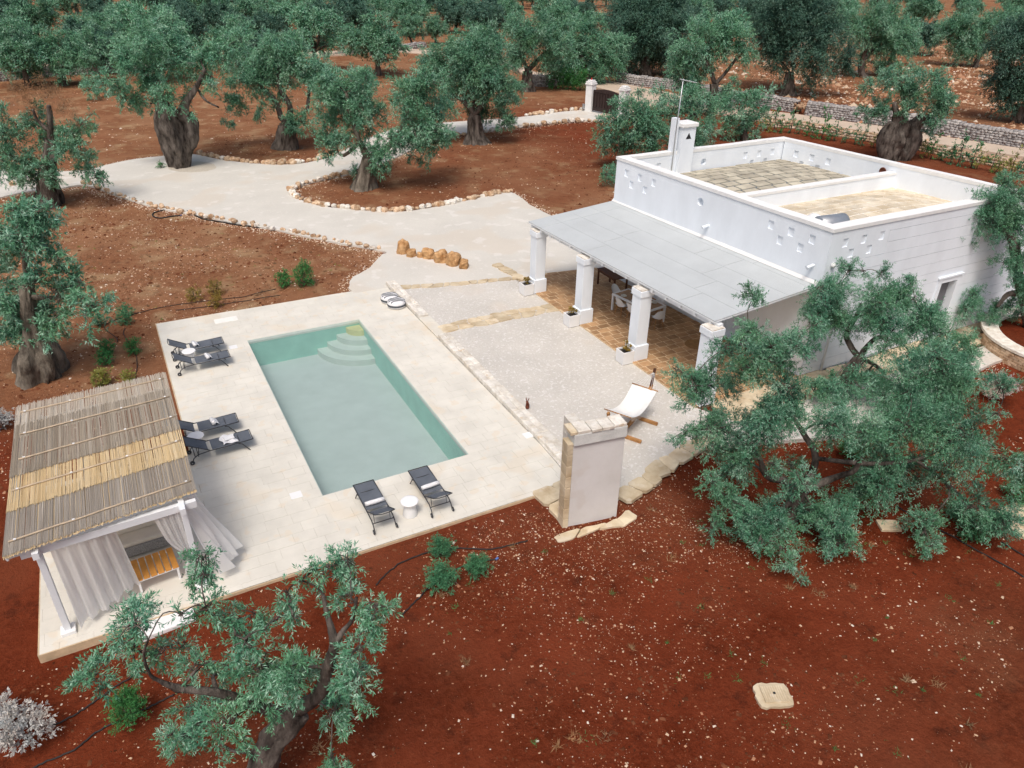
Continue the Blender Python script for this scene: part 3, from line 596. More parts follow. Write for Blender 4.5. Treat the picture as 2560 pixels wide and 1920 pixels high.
# roof terraces
inn = [off_in(quad[i-1], quad[i], quad[(i+1) % 4], TH) for i in range(4)]
DV0, DV1 = 4.2, 4.52
def on(P, Q, y): t = (y-P[1])/(Q[1]-P[1]); return (P[0]+(Q[0]-P[0])*t, y)
iA, iD, iC, iB = [tuple(x) for x in inn]
terr = {'far': [on(iA, iB, DV1), on(iD, iC, DV1), iC, iB], 'near': [iA, iD, on(iD, iC, DV0), on(iA, iB, DV0)]}
for nm, Q in terr.items():
    x0, x1 = min(q[0] for q in Q), max(q[0] for q in Q); y0, y1 = min(q[1] for q in Q), max(q[1] for q in Q)
    zf = lambda x, y, x0=x0, x1=x1, y0=y0, y1=y1: .26*max(0, 1-((x-(x0+x1)/2)/((x1-x0)/2))**2)*max(0, 1-((y-(y0+y1)/2)/((y1-y0)/2))**2)
    m = MB(); m.grid(22, 14, lambda a, c, Q=Q, zf=zf: (lambda p: (p[0], p[1], 4.57+zf(p[0], p[1])))(((1-c)*((1-a)*Q[0][0]+a*Q[1][0])+c*((1-a)*Q[3][0]+a*Q[2][0]), (1-c)*((1-a)*Q[0][1]+a*Q[1][1])+c*((1-a)*Q[3][1]+a*Q[2][1]))))
    tr = m.build('roof_terrace', SLABJ if nm == 'far' else SLABW, house, world=True)
    tr['label'] = 'domed roof terrace of ochre slabs with dark grey joints' if nm == 'far' else 'domed roof terrace of pale cream tiles'
    ps = tile_polys(Q, .86, .56, .1, .0, (0, 0), .5, .14, 41) if nm == 'far' else tile_polys(Q, .66, .5, .075, 0, (0, 0), .5, .12, 42)
    lay(ps, tr, 'slab', SLABG if nm == 'far' else SLABC, 4.6 if nm == 'far' else 4.59, .04, 150, zfun=zf, joined='far_slabs', dz=.004)
p0, p1, p2, p3 = on(iA, iB, DV0), on(iD, iC, DV0), on(iD, iC, DV1), on(iA, iB, DV1)
m = MB(); m.prism([p0, p1, p2, p3], 4.3, 5.14); m.build('dividing_wall', WHITE, house, world=True)
m = MB(); m.prism([(p0[0], p0[1]-.02), (p1[0], p1[1]-.02), (p2[0], p2[1]+.02), (p3[0], p3[1]+.02)], 5.142, 5.24); m.build('coping', COPING, house, world=True)
m = MB(); m.prism([iA, iD, iC, iB], 4.0, 4.3); m.build('roof_slab', WHITE, house, world=True)
# terracotta spouts in the roof walls
for u, v, ax in [(1766, 388, 'y'), (2207, 428, 'x')]:
    P = (px(u, v, 4.96)); yy = 10.1 if ax == 'y' else P.y; 
    t_ = CAM; d = ray(u, v)
    if ax == 'y': k_ = (10.16-CAM[1])/d[1]
    else: k_ = (27.0-CAM[0])/d[0]
    Q = CAM+d*k_; m = MB(); m.lathe((0, 0, 0), [(.17, 0), (.17, .03), (.12, .03), (.11, .0), (.001, 0)], 16, cap=False)
    m.v = [(Q[0]+x, Q[1]-z, Q[2]+y) for x, y, z in m.v] if ax == 'y' else [(Q[0]-z, Q[1]+x, Q[2]+y) for x, y, z in m.v]
    m.build('spout_ring', RUST, house, world=True)
# chimney
ch = MB(); cx_, cy_ = 20.05, 10.2; ch.bbox((cx_-.38, cy_-.32, 4.5), (cx_+.38, cy_+.32, 6.65)); ch = ch.build('chimney', WHITE, house, world=True)
m = MB(); m.rbox((cx_, cy_, 6.75), (.9, .8, .18), .03); m.build('cap', COPING, ch).location = -house.location
m = MB(); m.add([(cx_-.16, cy_-.325, 6.15), (cx_+.16, cy_-.325, 6.15), (cx_, cy_-.325, 6.42)], [(0, 1, 2)]); m.build('vent', DARKIN, ch).location = -house.location
m = MB(); m.bbox((cx_-.7, cy_-.12, 4.5), (cx_-.46, cy_+.16, 7.05)); m.build('flue', WHITE, house, world=True)
# portico
F1, F2, V1, V2 = (12.4, 10.75, 3.12), (12.85, -.85, 3.12), (16.66, 10.5, 3.6), (17.28, -.93, 3.6)
pt = lambda f, s: tuple(np.array(F1)*(1-f)*(1-s)+np.array(F2)*(1-f)*s+np.array(V1)*f*(1-s)+np.array(V2)*f*s)
fr_ = [0, .24, .47, .7, .92, .985]; r = random.Random(8)
for i in range(5):
    cuts = [0, .085, r.uniform(.3, .6), r.uniform(.7, .85), 1.]
    for a, c in zip(cuts[:-1], cuts[1:]):
        f0, f1 = fr_[i]+.0012, fr_[i+1]-.0012; q = [pt(f0, a+.0007), pt(f1, a+.0007), pt(f1, c-.0007), pt(f0, c-.0007)]
        m = MB(); m.add(q+[(x, y, z-.03) for x, y, z in q], [(3, 2, 1, 0), (4, 5, 6, 7), (0, 1, 5, 4), (1, 2, 6, 5), (2, 3, 7, 6), (3, 0, 4, 7)]); m.build('roof_panel', FELT, house, world=True)
q = [pt(.002, .001), pt(.995, .001), pt(.995, .999), pt(.002, .999)]; m = MB(); m.add([(x, y, z-.034) for x, y, z in q]+[(x, y, z-.09) for x, y, z in q], [(3, 2, 1, 0), (4, 5, 6, 7), (0, 1, 5, 4), (1, 2, 6, 5), (2, 3, 7, 6), (3, 0, 4, 7)]); m.build('roof_board', WHITE2, house, world=True)
m = MB(); m.grid(2, 14, lambda a, c: tuple(np.array(pt(.978, c))*(1-a)+np.array(pt(1.0, c))*a+np.array((0, 0, .012+.1*a)))); m.build('flashing', COPING, house, world=True)
for k in range(16):
    s = .02+.96*k/15; a, c = np.array(pt(.006, s))-(0, 0, .16), np.array(pt(.99, s))-(0, 0, .16); m = MB(); m.bar(a, c, .09, .13); m.build('rafter', WHITE2, house, world=True)
m = MB(); m.bar((12.72, 10.65, 2.92), (13.05, -.95, 2.92), .2, .16); m.build('beam', WHITE2, house, world=True)
def column(x, y, n_side=.58):
    m = MB(); m.rbox((x+.31, y+.31, 1.65), (.5, .5, 2.5), .012); c = m.build('column', WHITE, house, world=True)
    off = -Vector(house.location)
    m = MB(); m.rbox((x+.31, y+.31, .4), (.63, .63, .62), .015); o = m.build('plinth', WHITE, c); o.location = off
    m = MB(); m.rbox((x+.31, y+.31, 2.76), (.58, .58, .24), .012); o = m.build('capital', WHITE, c); o.location = off
    m = MB(); m.rbox((x+.31, y+.31, 2.9), (.54, .54, .05), .01); o = m.build('pad', STONE_W, c); o.location = off
COLS = [(12.27, 9.8), (12.36, 6.15), (12.46, 2.53), (12.56, -1.1)]
for x, y in COLS: column(x, y)
# side wall door
dx0, dx1 = A[0]+DOOR[0], A[0]+DOOR[1]
m = MB()
m.bbox((dx0-.2, A[1]-.075, DOOR[2]), (dx0-.001, A[1]+.04, DOOR[3]+.2)); m.bbox((dx1+.001, A[1]-.075, DOOR[2]), (dx1+.2, A[1]+.04, DOOR[3]+.2)); m.bbox((dx0, A[1]-.073, DOOR[3]+.002), (dx1, A[1]+.04, DOOR[3]+.198)); m.bbox((dx0-.26, A[1]-.12, DOOR[3]+.202), (dx1+.26, A[1]+.03, DOOR[3]+.27))
m.build('door_surround', WHITE, house, world=True)
m = MB(); m.bbox((dx0+.03, A[1]+.2, DOOR[2]), (dx0+.46, A[1]+.24, DOOR[3]-.02)); dd = m.build('door', GREYD, house, world=True); dd['label'] = 'grey shutter door'
m = MB(); m.bbox((dx0+.48, A[1]+.2, DOOR[2]), (dx1-.03, A[1]+.24, DOOR[3]-.02)); m.build('door', GREYD, house, world=True)
m = MB(); m.bbox((dx0, A[1]+.27, DOOR[2]), (dx1, A[1]+.31, DOOR[3])); m.build('door_reveal', DARKIN, house, world=True)
# spouts, lamp, drain pipe
def spout(x, y, z, dx, dy):
    m = MB(); m.tube([(x, y, z), (x+dx*.32, y+dy*.32, z-.05)], .06, 10, cap=False); m.tube([(x, y, z), (x+dx*.315, y+dy*.315, z-.05)], .045, 10); s = m.build('spout', WHITE, house, world=True)
spout(16.98, 4.5, 4.15, -1, 0); spout(17.25, -.55, 4.2, -1, 0)
m = MB(); m.tube([(18.35, A[1]-.09, 4.1), (18.33, A[1]-.09, 2.5), (18.3, A[1]-.09, .12)], .045, 8); m.build('drain_pipe', WHITE2, house, world=True)
m = MB(); m.lathe((0, 0, 0), [(.001, .12), (.06, .1), (.09, .05), (.09, 0)], 14, cap=False); m.v = [(17.62+x, A[1]-.04-z, 4.3+y) for x, y, z in m.v]; m.build('wall_lamp', PLASTIC, house, world=True)
m = MB(); m.bbox((16.5, 11.2, 2.2), (13.9, 11.9, 2.3)); 
# antenna
an = empty('tv_antenna', (19.35, 9.95, 4.6), 'thin rooftop antenna mast with a short comb aerial beside the chimney', 'antenna')
b = MB(); b.tube([(19.35, 9.95, 4.6), (19.35, 9.95, 6.6), (19.4, 9.95, 8.7)], .025, 6); b.build('mast', STEEL, an, world=True)
b = MB(); b.tube([(19.2, 9.9, 8.7), (20.2, 10.1, 8.5)], .022, 6)
for k in range(9): t = .1+k*.1; P = Vector((19.2+t, 9.9+.2*t, 8.7-.2*t)); b.tube([P+Vector((.03, -.2, 0)), P+Vector((-.03, .2, 0))], .01, 4)
b.build('aerial', STEEL, an, world=True)
# water heater on the near terrace
wh = empty('water_tank', (18.9, .55, 4.6), 'horizontal steel water tank with a white dome on the near roof terrace', 'water tank')
b = MB(); b.lathe((0, 0, 0), [(.02, -.62), (.3, -.6), (.34, -.56), (.34, .56), (.3, .6), (.02, .62)], 24); b.v = [(18.9+z*.97+x*.1, .45-z*.1+x, 5.12+y) for x, y, z in b.v]; b.build('tank', STEEL, wh, world=True)
b = MB(); b.lathe((18.6, .95, 5.1), [(.3, -.3), (.3, .05), (.26, .18), (.15, .27), (.01, .3)], 20); b.build('dome', PLASTIC, wh, world=True)
b = MB()
for s in (-.45, .45): b.bar((18.9+s, .2, 4.55), (18.9+s, .2, 4.95), .05, .05); b.bar((18.9+s, .75, 4.55), (18.9+s, .75, 4.95), .05, .05)
b.build('stand', BLACK, wh, world=True)

# ------------------------------------------------------------------ plaster wall
sw = empty('plaster_wall', (6.2, -4.1, -.1), 'free standing grey plastered garden wall with a stone cap beside the hammock', 'wall', rz=-.145)
b = MB(); b.rbox((.05, .02, 1.3), (1.45, .3, 2.7), .012); b.build('plaster', PINKW, sw)
b = MB(); b.rbox((.05, .0, 2.83), (1.47, .4, .34), .02); b.build('cap_band', CONC, sw)
r = random.Random(2)
for k in range(8): m = MB(); m.rbox((-.76, .02, .14+.345*k), (.16, .34, .335), .012); m.build('stone', FLAG, sw)
x = -.8
for k, w in enumerate((.2, .36, .3, .34, .36)):
    m = MB(); m.rbox((x+w/2, .02+r.uniform(-.02, .02), 3.045), (w-.015, .46, .09), .015); m.build('stone', STONE_W if k else FLAG, sw); x += w
for k in range(3): m = MB(); m.rbox((-.42+.0*k, .36+.17*k, 1.5), (.3, .165, 3.05-.02*k), .012); m.build('stone', STONE_W, sw)

# ================================================================== OBJECTS
# ------------------------------------------------------------------ pergola
pg = empty('pergola', (-4.9, .7, 0), 'white timber pergola with a striped reed roof at the pool deck corner', 'pergola')
RZn, RZf = 2.62, 2.78
pN0, pN1, pF1, pF0 = np.array((-6.84, -2.42, RZn)), np.array((-3.11, -1.86, RZn)), np.array((-3.13, 3.7, RZf)), np.array((-6.76, 3.4, RZf))
rp = lambda a, t, dz=0.: tuple((pN0*(1-a)+pN1*a)*(1-t)+(pF0*(1-a)+pF1*a)*t+np.array((0, 0, dz)))
POSTS = [(-6.31, -2.21), (-3.48, -2.06), (-3.45, 3.25), (-6.3, 3.05)]
for x, y in POSTS:
    m = MB(); m.rbox((x, y, 1.2), (.13, .13, 2.4), .008, rz=.05); p = m.build('post', WHITE2, pg, world=True)
    m = MB(); m.rbox((x, y, .045), (.3, .3, .09), .01, rz=.05); o = m.build('foot', PLASTIC, p); o.location = -Vector(pg.location)
for a, c, z in [(0, 1, 2.38), (3, 2, 2.5), (0, 3, 2.44), (1, 2, 2.44)]:
    P, Q = np.array((*POSTS[a], z)), np.array((*POSTS[c], z)); e = (Q-P)/np.linalg.norm(Q-P)*.3; m = MB(); m.bar(P-e, Q+e, .12, .17 if c-a != 3 and a != 1 else .16); m.build('beam', WHITE2, pg, world=True)
for k in range(6):
    a = .04+.92*k/5; m = MB(); m.bar(rp(a, .02, -.09), rp(a, .98, -.09), .07, .11); m.build('rafter', WHITE2, pg, world=True)
m = MB(); m.bar(rp(0., .012, -.1), rp(1., .012, -.1), .04, .15); m.build('fascia', WHITE2, pg, world=True)
m = MB(); m.bar(rp(.012, .0, -.1), rp(.012, 1, -.1), .04, .14); m.build('fascia', WHITE2, pg, world=True)
def reed_mat(t0, t1, mat, dz, seed, n=330):
    r = np.random.default_rng(seed); V = []; Fc = []; T = []
    clump = np.repeat(r.random(n//8+1), 8)[:n]
    for i in range(n):
        a = (i+.5)/n+r.normal(0, .0012); e0, e1 = t0+r.normal(0, .004), t1+r.normal(0, .007); w = .0085*r.uniform(.75, 1.15); z = dz+r.uniform(-.006, .008); k = len(V); da = r.normal(0, .0015)
        for aa, t in ((a, e0), (a+da, (e0+e1)/2), (a+da*1.5, e1)):
            for ox, oz in ((-w, -.006), (0, .007), (w, -.006)): p = rp(aa, t); V.append((p[0]+ox, p[1], p[2]+z+oz))
        for s in (0, 3): Fc += [(k+s, k+s+1, k+s+4, k+s+3), (k+s+1, k+s+2, k+s+5, k+s+4)]
        T += [min(1, max(0, .45*clump[i]+.55*r.random()))]*4
    off = np.array(pg.location); o = link(bpy.data.objects.new('reed_mat', idx_mesh('reed_mat', np.array(V)-off, Fc, mat, T)), pg); o['kind'] = 'stuff'; return o
for (t0, t1, mm, dz, sd, lab) in [(-.012, .27, REEDG, .02, 1, 'weathered grey reed mat at the near edge'), (-.02, .3, REEDY, .0, 6, None), (.235, .50, REEDY, .04, 2, 'fresh yellow reed mat'), (.455, .84, REED, .06, 3, 'dark brown weathered reed mat'), (.74, 1.015, REEDL, .05, 4, 'pale weathered reed mat at the far edge')]:
    o = reed_mat(t0, t1, mm, dz, sd)
    if lab: o['label'] = lab
for t, dz, a0, a1 in [(.055, .045, .025, .985), (.36, .065, .02, .985), (.565, .085, .045, .99), (.755, .09, .04, .985), (.945, .075, .03, .98)]:
    m = MB(); r = random.Random(int(t*99)); m.tube([rp(a0+(a1-a0)*k/8, t+r.uniform(-.002, .002), dz+r.uniform(-.004, .004)) for k in range(9)], .021, 6); bt = m.build('cane_batten', CANE, pg, world=True)
    for a in (a0+.03, a0+.33*(a1-a0), a0+.66*(a1-a0), a1-.03): m = MB(); m.box(np.array(rp(a, t, dz+.018)), (.05, .035, .02)); o = m.build('tie', PLASTIC, bt); o.location = -Vector(pg.location)
# curtains
def curtain(label, top, bot, folds, seed, amp=.05, nz_=26, waist=None):
    """top, bot: ((x,y,z),(x,y,z)) ends of the upper and lower hem"""
    r = np.random.default_rng(seed); T0, T1, B0, B1 = [np.array(x, float) for x in (*top, *bot)]; ph = r.uniform(0, 6, 4)
    def fn(a, v):
        P = (T0*(1-a)+T1*a)*(1-v)+(B0*(1-a)+B1*a)*v
        if waist:                                   # gathered by a tie at height v=waist[0]
            g = math.exp(-((v-waist[0])/.16)**2)*waist[1]; mid = (T0+T1)/2*(1-v)+(B0+B1)/2*v+np.array(waist[2])*math.exp(-((v-waist[0])/.3)**2); P = P*(1-g)+mid*g
        d = T1-T0; nrm = np.array([-d[1], d[0], 0])/max(np.linalg.norm(d[:2]), 1e-6)
        w = amp*(.5+v)*(math.sin(folds*2*PI*a+ph[0]+v*1.2)+.4*math.sin(folds*4.7*PI*a+ph[1]-v*2))
        return tuple(P+nrm*w+np.array((0, 0, .02*math.sin(9*a+ph[2])*v)))
    m = MB(); m.grid(70, nz_, fn); o = m.build('curtain', CURTAIN, pg, world=True); o['label'] = label
curtain('sheer white curtain hanging loose at the post nearest the camera', ((-6.1, -2.2, 2.3), (-4.85, -2.13, 2.3)), ((-6.05, -2.3, .12), (-4.75, -1.7, .3)), 5, 1, .055)
curtain('white curtain tied back against the right front post', ((-4.1, -2.1, 2.3), (-3.55, -2.07, 2.3)), ((-3.72, -2.06, .1), (-3.4, -2.02, .1)), 4, 2, .04, waist=(.6, .75, (.1, 0, 0)))
curtain('white curtain blown outward over the pool deck', ((-3.45, -1.95, 2.36), (-3.43, -.9, 2.36)), ((-2.9, -2.25, .3), (-2.5, -1.35, .35)), 3, 3, .1)
# ------------------------------------------------------------------ pergola furniture
sf = empty('sofa', (-4.62, -.02, 0), 'grey rattan sofa with cream cushions under the reed pergola', 'sofa', rz=.05+PI)
def on_sofa(nm, mt, fn): m = MB(); fn(m); return m.build(nm, mt, sf)
on_sofa('seat_base', RATTAN, lambda m: m.rbox((0, 0, .2), (1.5, .68, .26), .03)); on_sofa('seat_cushion', CUSHION, lambda m: m.rbox((0, -.03, .38), (1.42, .6, .12), .04))
on_sofa('backrest', RATTAN, lambda m: m.rbox((0, -.36, .48), (1.5, .08, .44), .02)); on_sofa('back_cushion', CUSHION, lambda m: m.rbox((0, -.27, .6), (1.42, .15, .36), .05, R=Matrix.Rotation(.2, 3, 'X')))
for s in (-1, 1): on_sofa('armrest', RATTAN, lambda m: m.tube([(s*.78, -.38, .05), (s*.78, -.37, .55), (s*.78, -.28, .66), (s*.78, .1, .66), (s*.78, .3, .6), (s*.78, .36, .02)], .035, 8))
ac = empty('armchair', (-5.0, .8, 0), 'white cushioned grey armchair behind the sofa under the pergola', 'armchair', rz=.3)
m = MB(); m.rbox((0, 0, .36), (.6, .6, .14), .05); m.build('seat', PLASTIC, ac); m = MB(); m.rbox((0, .3, .62), (.6, .12, .5), .05); m.build('backrest', PLASTIC, ac)
for s in (-1, 1): m = MB(); m.tube([(s*.34, .32, .0), (s*.34, .3, .6), (s*.34, -.2, .6), (s*.34, -.3, 0)], .03, 6); m.build('armrest', RATTAN, ac)
ct = empty('coffee_table', (-4.38, -1.3, 0), 'low coffee table with orange wooden slats in front of the sofa', 'table', rz=.1)
for k in range(6): m = MB(); m.rbox((-.4+.16*k, 0, .4), (.135, .8, .03), .006); m.build('slat', WOODO, ct)
m = MB(); m.rbox((0, .36, .365), (.94, .05, .04), .005); m.rbox((0, -.36, .365), (.94, .05, .04), .005); m.build('frame', PLASTIC, ct)
for s in (-1, 1):
    for q in (-1, 1): m = MB(); m.rbox((s*.43, q*.36, .17), (.05, .05, .35), .005); m.build('leg', PLASTIC, ct)
P = px(418, 1548, -.1); stp = MB(); stp.rbox((0, 0, 0), (1.15, .75, .2), .03); stp = stp.build('step_slab', PLASTIC); stp.location = (P.x, P.y, -.12); stp.rotation_euler.z = .05; tag(stp, 'white slab step in the soil at the deck edge behind olive leaves', 'step')

# ------------------------------------------------------------------ sun loungers
def make_lounger():
    root = empty('sun_lounger', (0, 0, 0), 'x', 'sun lounger', 'black sun loungers around the pool')   # head at x=0, foot at +x
    W = .29; ht = .34; bx, bz, hx_, hz_ = .62, ht, .0, ht+.34
    m = MB()
    for s in (-1, 1):
        y = s*W; m.tube([(.1, y, .07), (.16, y, .2), (.3, y, ht-.05), (.62, y, ht-.015), (1.1, y, ht-.01), (1.88, y, ht+.02)], .016, 6)
    m.tube([(.2, -W, .26), (.2, W, .26)], .013, 6); m.tube([(1.5, -W, ht-.01), (1.5, W, ht-.01)], .013, 6); m.tube([(1.88, -W, ht+.02), (1.88, W, ht+.02)], .014, 6); m.build('frame', BLACK, root)
    for s in (-1, 1): m = MB(); m.tube([(1.45, s*W, ht-.02), (1.55, s*W, ht-.06), (1.75, s*W*1.02, .0)], .016, 6); m.build('leg', BLACK, root)
    m = MB()
    for s in (-1, 1): m.tube([(bx, s*(W-.02), bz), (hx_+.02, s*(W-.02), hz_)], .014, 6)
    m.tube([(hx_+.02, -W+.02, hz_), (hx_-.005, -.1, hz_-.02), (hx_-.005, .1, hz_-.02), (hx_+.02, W-.02, hz_)], .014, 6); m.build('back_frame', BLACK, root)
    m = MB(); m.grid(9, 9, lambda a, v: (hx_+.03+(bx-.06-hx_)*v, (a-.5)*2*(W-.03), hz_-.01+(bz+.02-hz_)*v-.03*(1-(2*a-1)**2)*math.sin(PI*v))); m.build('back_sling', SLING, root)
    m = MB(); m.grid(9, 15, lambda a, v: (.7+1.16*v, (a-.5)*2*(W-.01), ht+.01*v+.008-.03*(1-(2*a-1)**2)*math.sin(PI*v)-.004*math.cos(v*18))); m.build('seat_sling', SLING, root)
    m = MB(); m.tube([(.35, -W*.75, .5), (.3, -W*.75, .18), (.3, W*.75, .18), (.35, W*.75, .5)], .011, 6); m.build('prop', BLACK, root)
    for s in (-1, 1):
        m = MB(); m.lathe((0, 0, 0), [(.001, -.022), (.05, -.022), (.068, -.014), (.068, .014), (.05, .022), (.001, .022)], 16, cap=False); m.v = [(.09+x, s*(W+.02)+z, .068+y) for x, y, z in m.v]; w = m.build('wheel', BLACK, root)
        m = MB(); m.lathe((0, 0, 0), [(.018, -.026), (.018, .026)], 10); m.v = [(.09+x, s*(W+.02)+z, .068+y) for x, y, z in m.v]; m.build('hub', STEEL, w)
    return root
lg = make_lounger()
LG = [(-2.78, 10.47, 0, 'black sun lounger nearest the far corner of the deck, left of the pool'), (-2.76, 9.24, 0, 'second sun lounger from the far deck corner, in front of a white table'),
      (-3.3, 4.62, 0, 'sun lounger behind the white table, half hidden by the reed roof'), (-3.1, 3.42, .02, 'sun lounger with an opened towel beside the reed roof'),
      (1.08, -2.28, PI/2, 'sun lounger at the near pool end, beside the bottom left of the white drum table'), (2.68, -2.33, PI/2, 'sun lounger at the near pool end, to the right of the drum table')]
TW = ['white rolled towel on the lounger at the far deck corner', 'white rolled towel on the second lounger from the far deck corner', 'white rolled towel on the lounger behind the table by the reed roof', 'white crumpled towel spread on the lounger beside the reed roof',
      'long white rolled towel across the lounger left of the drum table', 'long white rolled towel across the lounger right of the drum table']
for i, (x, y, a, lab) in enumerate(LG):
    o = lg if i == 0 else copy_tree(lg); o.location = (x, y, 0.002); o.rotation_euler.z = a; o['label'] = lab
    tl = empty('towel', (0, 0, 0), TW[i], 'towel', 'towels on the loungers'); q = Matrix.Rotation(a, 3, 'Z'); sx = (.86, 1.12, 1.15, 1.2, .86, .9)[i]
    tl.location = Vector((x, y, .37))+q@Vector((sx, 0, 0)); tl.rotation_euler.z = a+(.12 if i < 4 else .05*(i-4))
    m = MB()
    if i == 3:
        m.grid(14, 10, lambda u, v: (-.2+.42*u+.03*math.sin(7*v), -.26+.5*v+.05*math.sin(5*u), .0+.02*math.sin(9*u+5*v)+.02)); m.build('spread_layer', TOWEL, tl); m = MB(); m.rbox((.04, .02, .055), (.3, .24, .05), .02); m.build('folded_layer', TOWEL, tl)
    else:
        L = .34 if i < 4 else .52
        for k, (ox, oz, rr) in enumerate([(0, .055, .062), (.012, .06, .05)]):
            m = MB(); m.tube([(ox, -L/2-.006*k, oz), (ox+.008, -L/4, oz), (ox-.006, 0, oz+.004), (ox+.006, L/4, oz), (ox, L/2+.006*k, oz)], [rr*.93, rr, rr*1.02, rr, rr*.93], 12); m.build('roll' if k == 0 else 'roll_core', TOWEL, tl)
        m = MB(); m.grid(6, 8, lambda u, v: (.02+.13*u, -L/2+L*v, .1-.1*u**1.3+.006*math.sin(12*v))); m.build('loose_end', TOWEL, tl)
# side tables
for (x, y), lab in [((-2.18, 9.87), 'round white drum table between the two far loungers'), ((-2.74, 3.95), 'round white drum table between the loungers by the reed roof'), ((1.9, -1.85), 'round white drum table between the two near loungers')]:
    t = empty('side_table', (x, y, .002), lab, 'table', 'white drum side tables'); m = MB(); m.lathe((0, 0, 0), [(.2, 0), (.205, .01), (.16, .2), (.155, .3), (.19, .42)], 28); m.build('pedestal', PLASTIC, t); m = MB(); m.lathe((0, 0, 0), [(.19, .421), (.235, .43), (.245, .45), (.235, .465), (.2, .468), (.001, .464)], 32, cap=False); m.build('table_top', PLASTIC, t)
# poufs
for (x, y), lab in [((6.27, 11.95), 'striped round pouf farther behind, against the stone kerb'), ((6.34, 11.3), 'striped round pouf in front, white with a dark band')]:
    t = empty('pouf', (x, y, .002), lab, 'pouf', 'striped poufs')
    prof = [(.3, 0), (.37, .05), (.39, .14), (.385, .24), (.36, .3), (.28, .335), (.12, .345), (.002, .345)]
    m = MB(); m.lathe((0, 0, 0), prof, 32, cap=False); m.build('cover', TOWEL, t)
    m = MB(); m.lathe((0, 0, 0), [(.392, .1), (.398, .15), (.396, .19)], 32, cap=False); m.build('stripe', NAVY, t)
    for k, yy in enumerate((-.2, -.07, .07, .2)):
        m = MB(); hw = math.sqrt(.37**2-yy*yy)
        m.grid(12, 3, lambda a, v: (lambda X_, Y_: (X_, Y_, float(np.interp(math.hypot(X_, Y_), [0, .12, .28, .36, .4], [.352, .352, .342, .31, .25]))+.004))((2*a-1)*hw, yy+.03*math.sin(5*a+k)+.055*(v-.5))); m.build('stripe', NAVY, t)
# ------------------------------------------------------------------ hammock
hm = empty('hammock', (9.72, -1.0, .05), 'white canvas hammock on a curved wooden stand standing on the gravel', 'hammock', rz=.5)
m = MB(); arc = [(s, 0, .1+.62*(abs(s)/1.5)**2.4+(.45*max(0, abs(s)-1.35))) for s in np.linspace(-1.55, 1.55, 15)]
for p, q in zip(arc[:-1], arc[1:]): m.bar(p, (q[0]+(q[0]-p[0])*.03, q[1], q[2]+(q[2]-p[2])*.03), .09, .1)
m.build('arc_beam', WOOD, hm)
for s in (-1, 1):
    m = MB(); m.bar((s*1.45, 0, .62), (s*1.68, 0, 1.42), .09, .07, up=(0, 1, 0)); m.build('upright', WOODD if s > 0 else WOOD, hm)
    m = MB(); m.bar((s*.62, -.72, .06), (s*.62, .62, .06), .09, .09); m.build('foot', WOOD, hm)
    m = MB(); m.tube([(s*.98, -.46, 1.03), (s*.98, .46, 1.03)], .018, 8); m.build('spreader', WOOD, hm)
    m = MB()
    for k in range(9): m.tube([(s*.98, -.42+.105*k, 1.03), (s*1.63, 0, 1.3)], .005, 4)
    m.build('cords', CANVAS, hm)
m = MB(); m.grid(14, 24, lambda a, v: (-.94+1.88*v, (a-.5)*.86*(1-.06*math.sin(PI*v)), 1.02-.42*math.sin(PI*v)+.1*(2*a-1)**2*math.sin(PI*v)+.008*math.sin(a*20))); m.build('bed', CANVAS, hm)
for s in (-1, 1):
    m = MB()
    for k in range(26): v = (k+.5)/26; z = 1.02-.42*math.sin(PI*v)+.1*math.sin(PI*v); y = s*.43*(1-.06*math.sin(PI*v)); m.tube([(-.94+1.88*v, y, z), (-.94+1.88*v+.01, y+s*.02, z-.14)], .004, 3, cap=False)
    m.build('fringe', CANVAS, hm)
# figurine
P = px(1318, 1022, .05); fg = empty('figurine', (P.x, P.y, .05), 'small rust brown animal figurine standing on the gravel near the kerb', 'figurine', rz=.9)
m = MB(); m.tube([(0, 0, 0), (.02, 0, .06), (.05, 0, .14), (.02, 0, .22), (.0, 0, .27)], [.05, .07, .065, .045, .03], 10); m.build('body', RUST, fg)
m = MB(); m.tube([(-.01, 0, .26), (-.06, 0, .31), (-.13, 0, .29)], [.035, .045, .02], 8); hd = m.build('head', RUST, fg)
for s in (-1, 1): m = MB(); m.tube([(-.03, s*.02, .33), (.0, s*.045, .39), (.03, s*.05, .43)], [.014, .016, .004], 6); m.build('ear', RUST, hd)
m = MB(); m.tube([(.05, 0, .06), (.14, 0, .02), (.2, 0, .03)], [.035, .025, .012], 6); m.build('tail', RUST, fg)
# ------------------------------------------------------------------ dining set
P0 = px(1530, 734, .86); P1 = px(1624, 778, .86); P2 = px(1655, 764, .86)
ex = Vector((P0.x-P1.x, P0.y-P1.y, 0)); LT = max(ex.length, 2.0); WT = .98; ex.normalize(); ey = Vector((-ex.y, ex.x, 0)); 
if ey.x < 0: ey = -ey
ctr = Vector((P0.x, P0.y, 0))-ex*LT/2+ey*WT/2; DZ = .116
dt = empty('dining_table', (ctr.x, ctr.y, DZ), 'glass topped white framed dining table laid for a meal under the portico', 'dining table', rz=math.atan2(ex.y, ex.x))
m = MB(); m.rbox((0, 0, .735), (LT-.14, WT-.14, .02), .004); m.build('table_top', GLASSY, dt)
m = MB()
for s in (-1, 1): m.rbox((0, s*(WT/2-.035), .72), (LT, .07, .08), .006); m.rbox((s*(LT/2-.035), 0, .72), (.07, WT-.142, .078), .006)
m.build('frame', WHITE2, dt)
for s in (-1, 1):
    for q in (-1, 1): m = MB(); m.rbox((s*(LT/2-.04), q*(WT/2-.04), .34), (.075, .075, .678), .006); m.build('leg', WHITE2, dt)
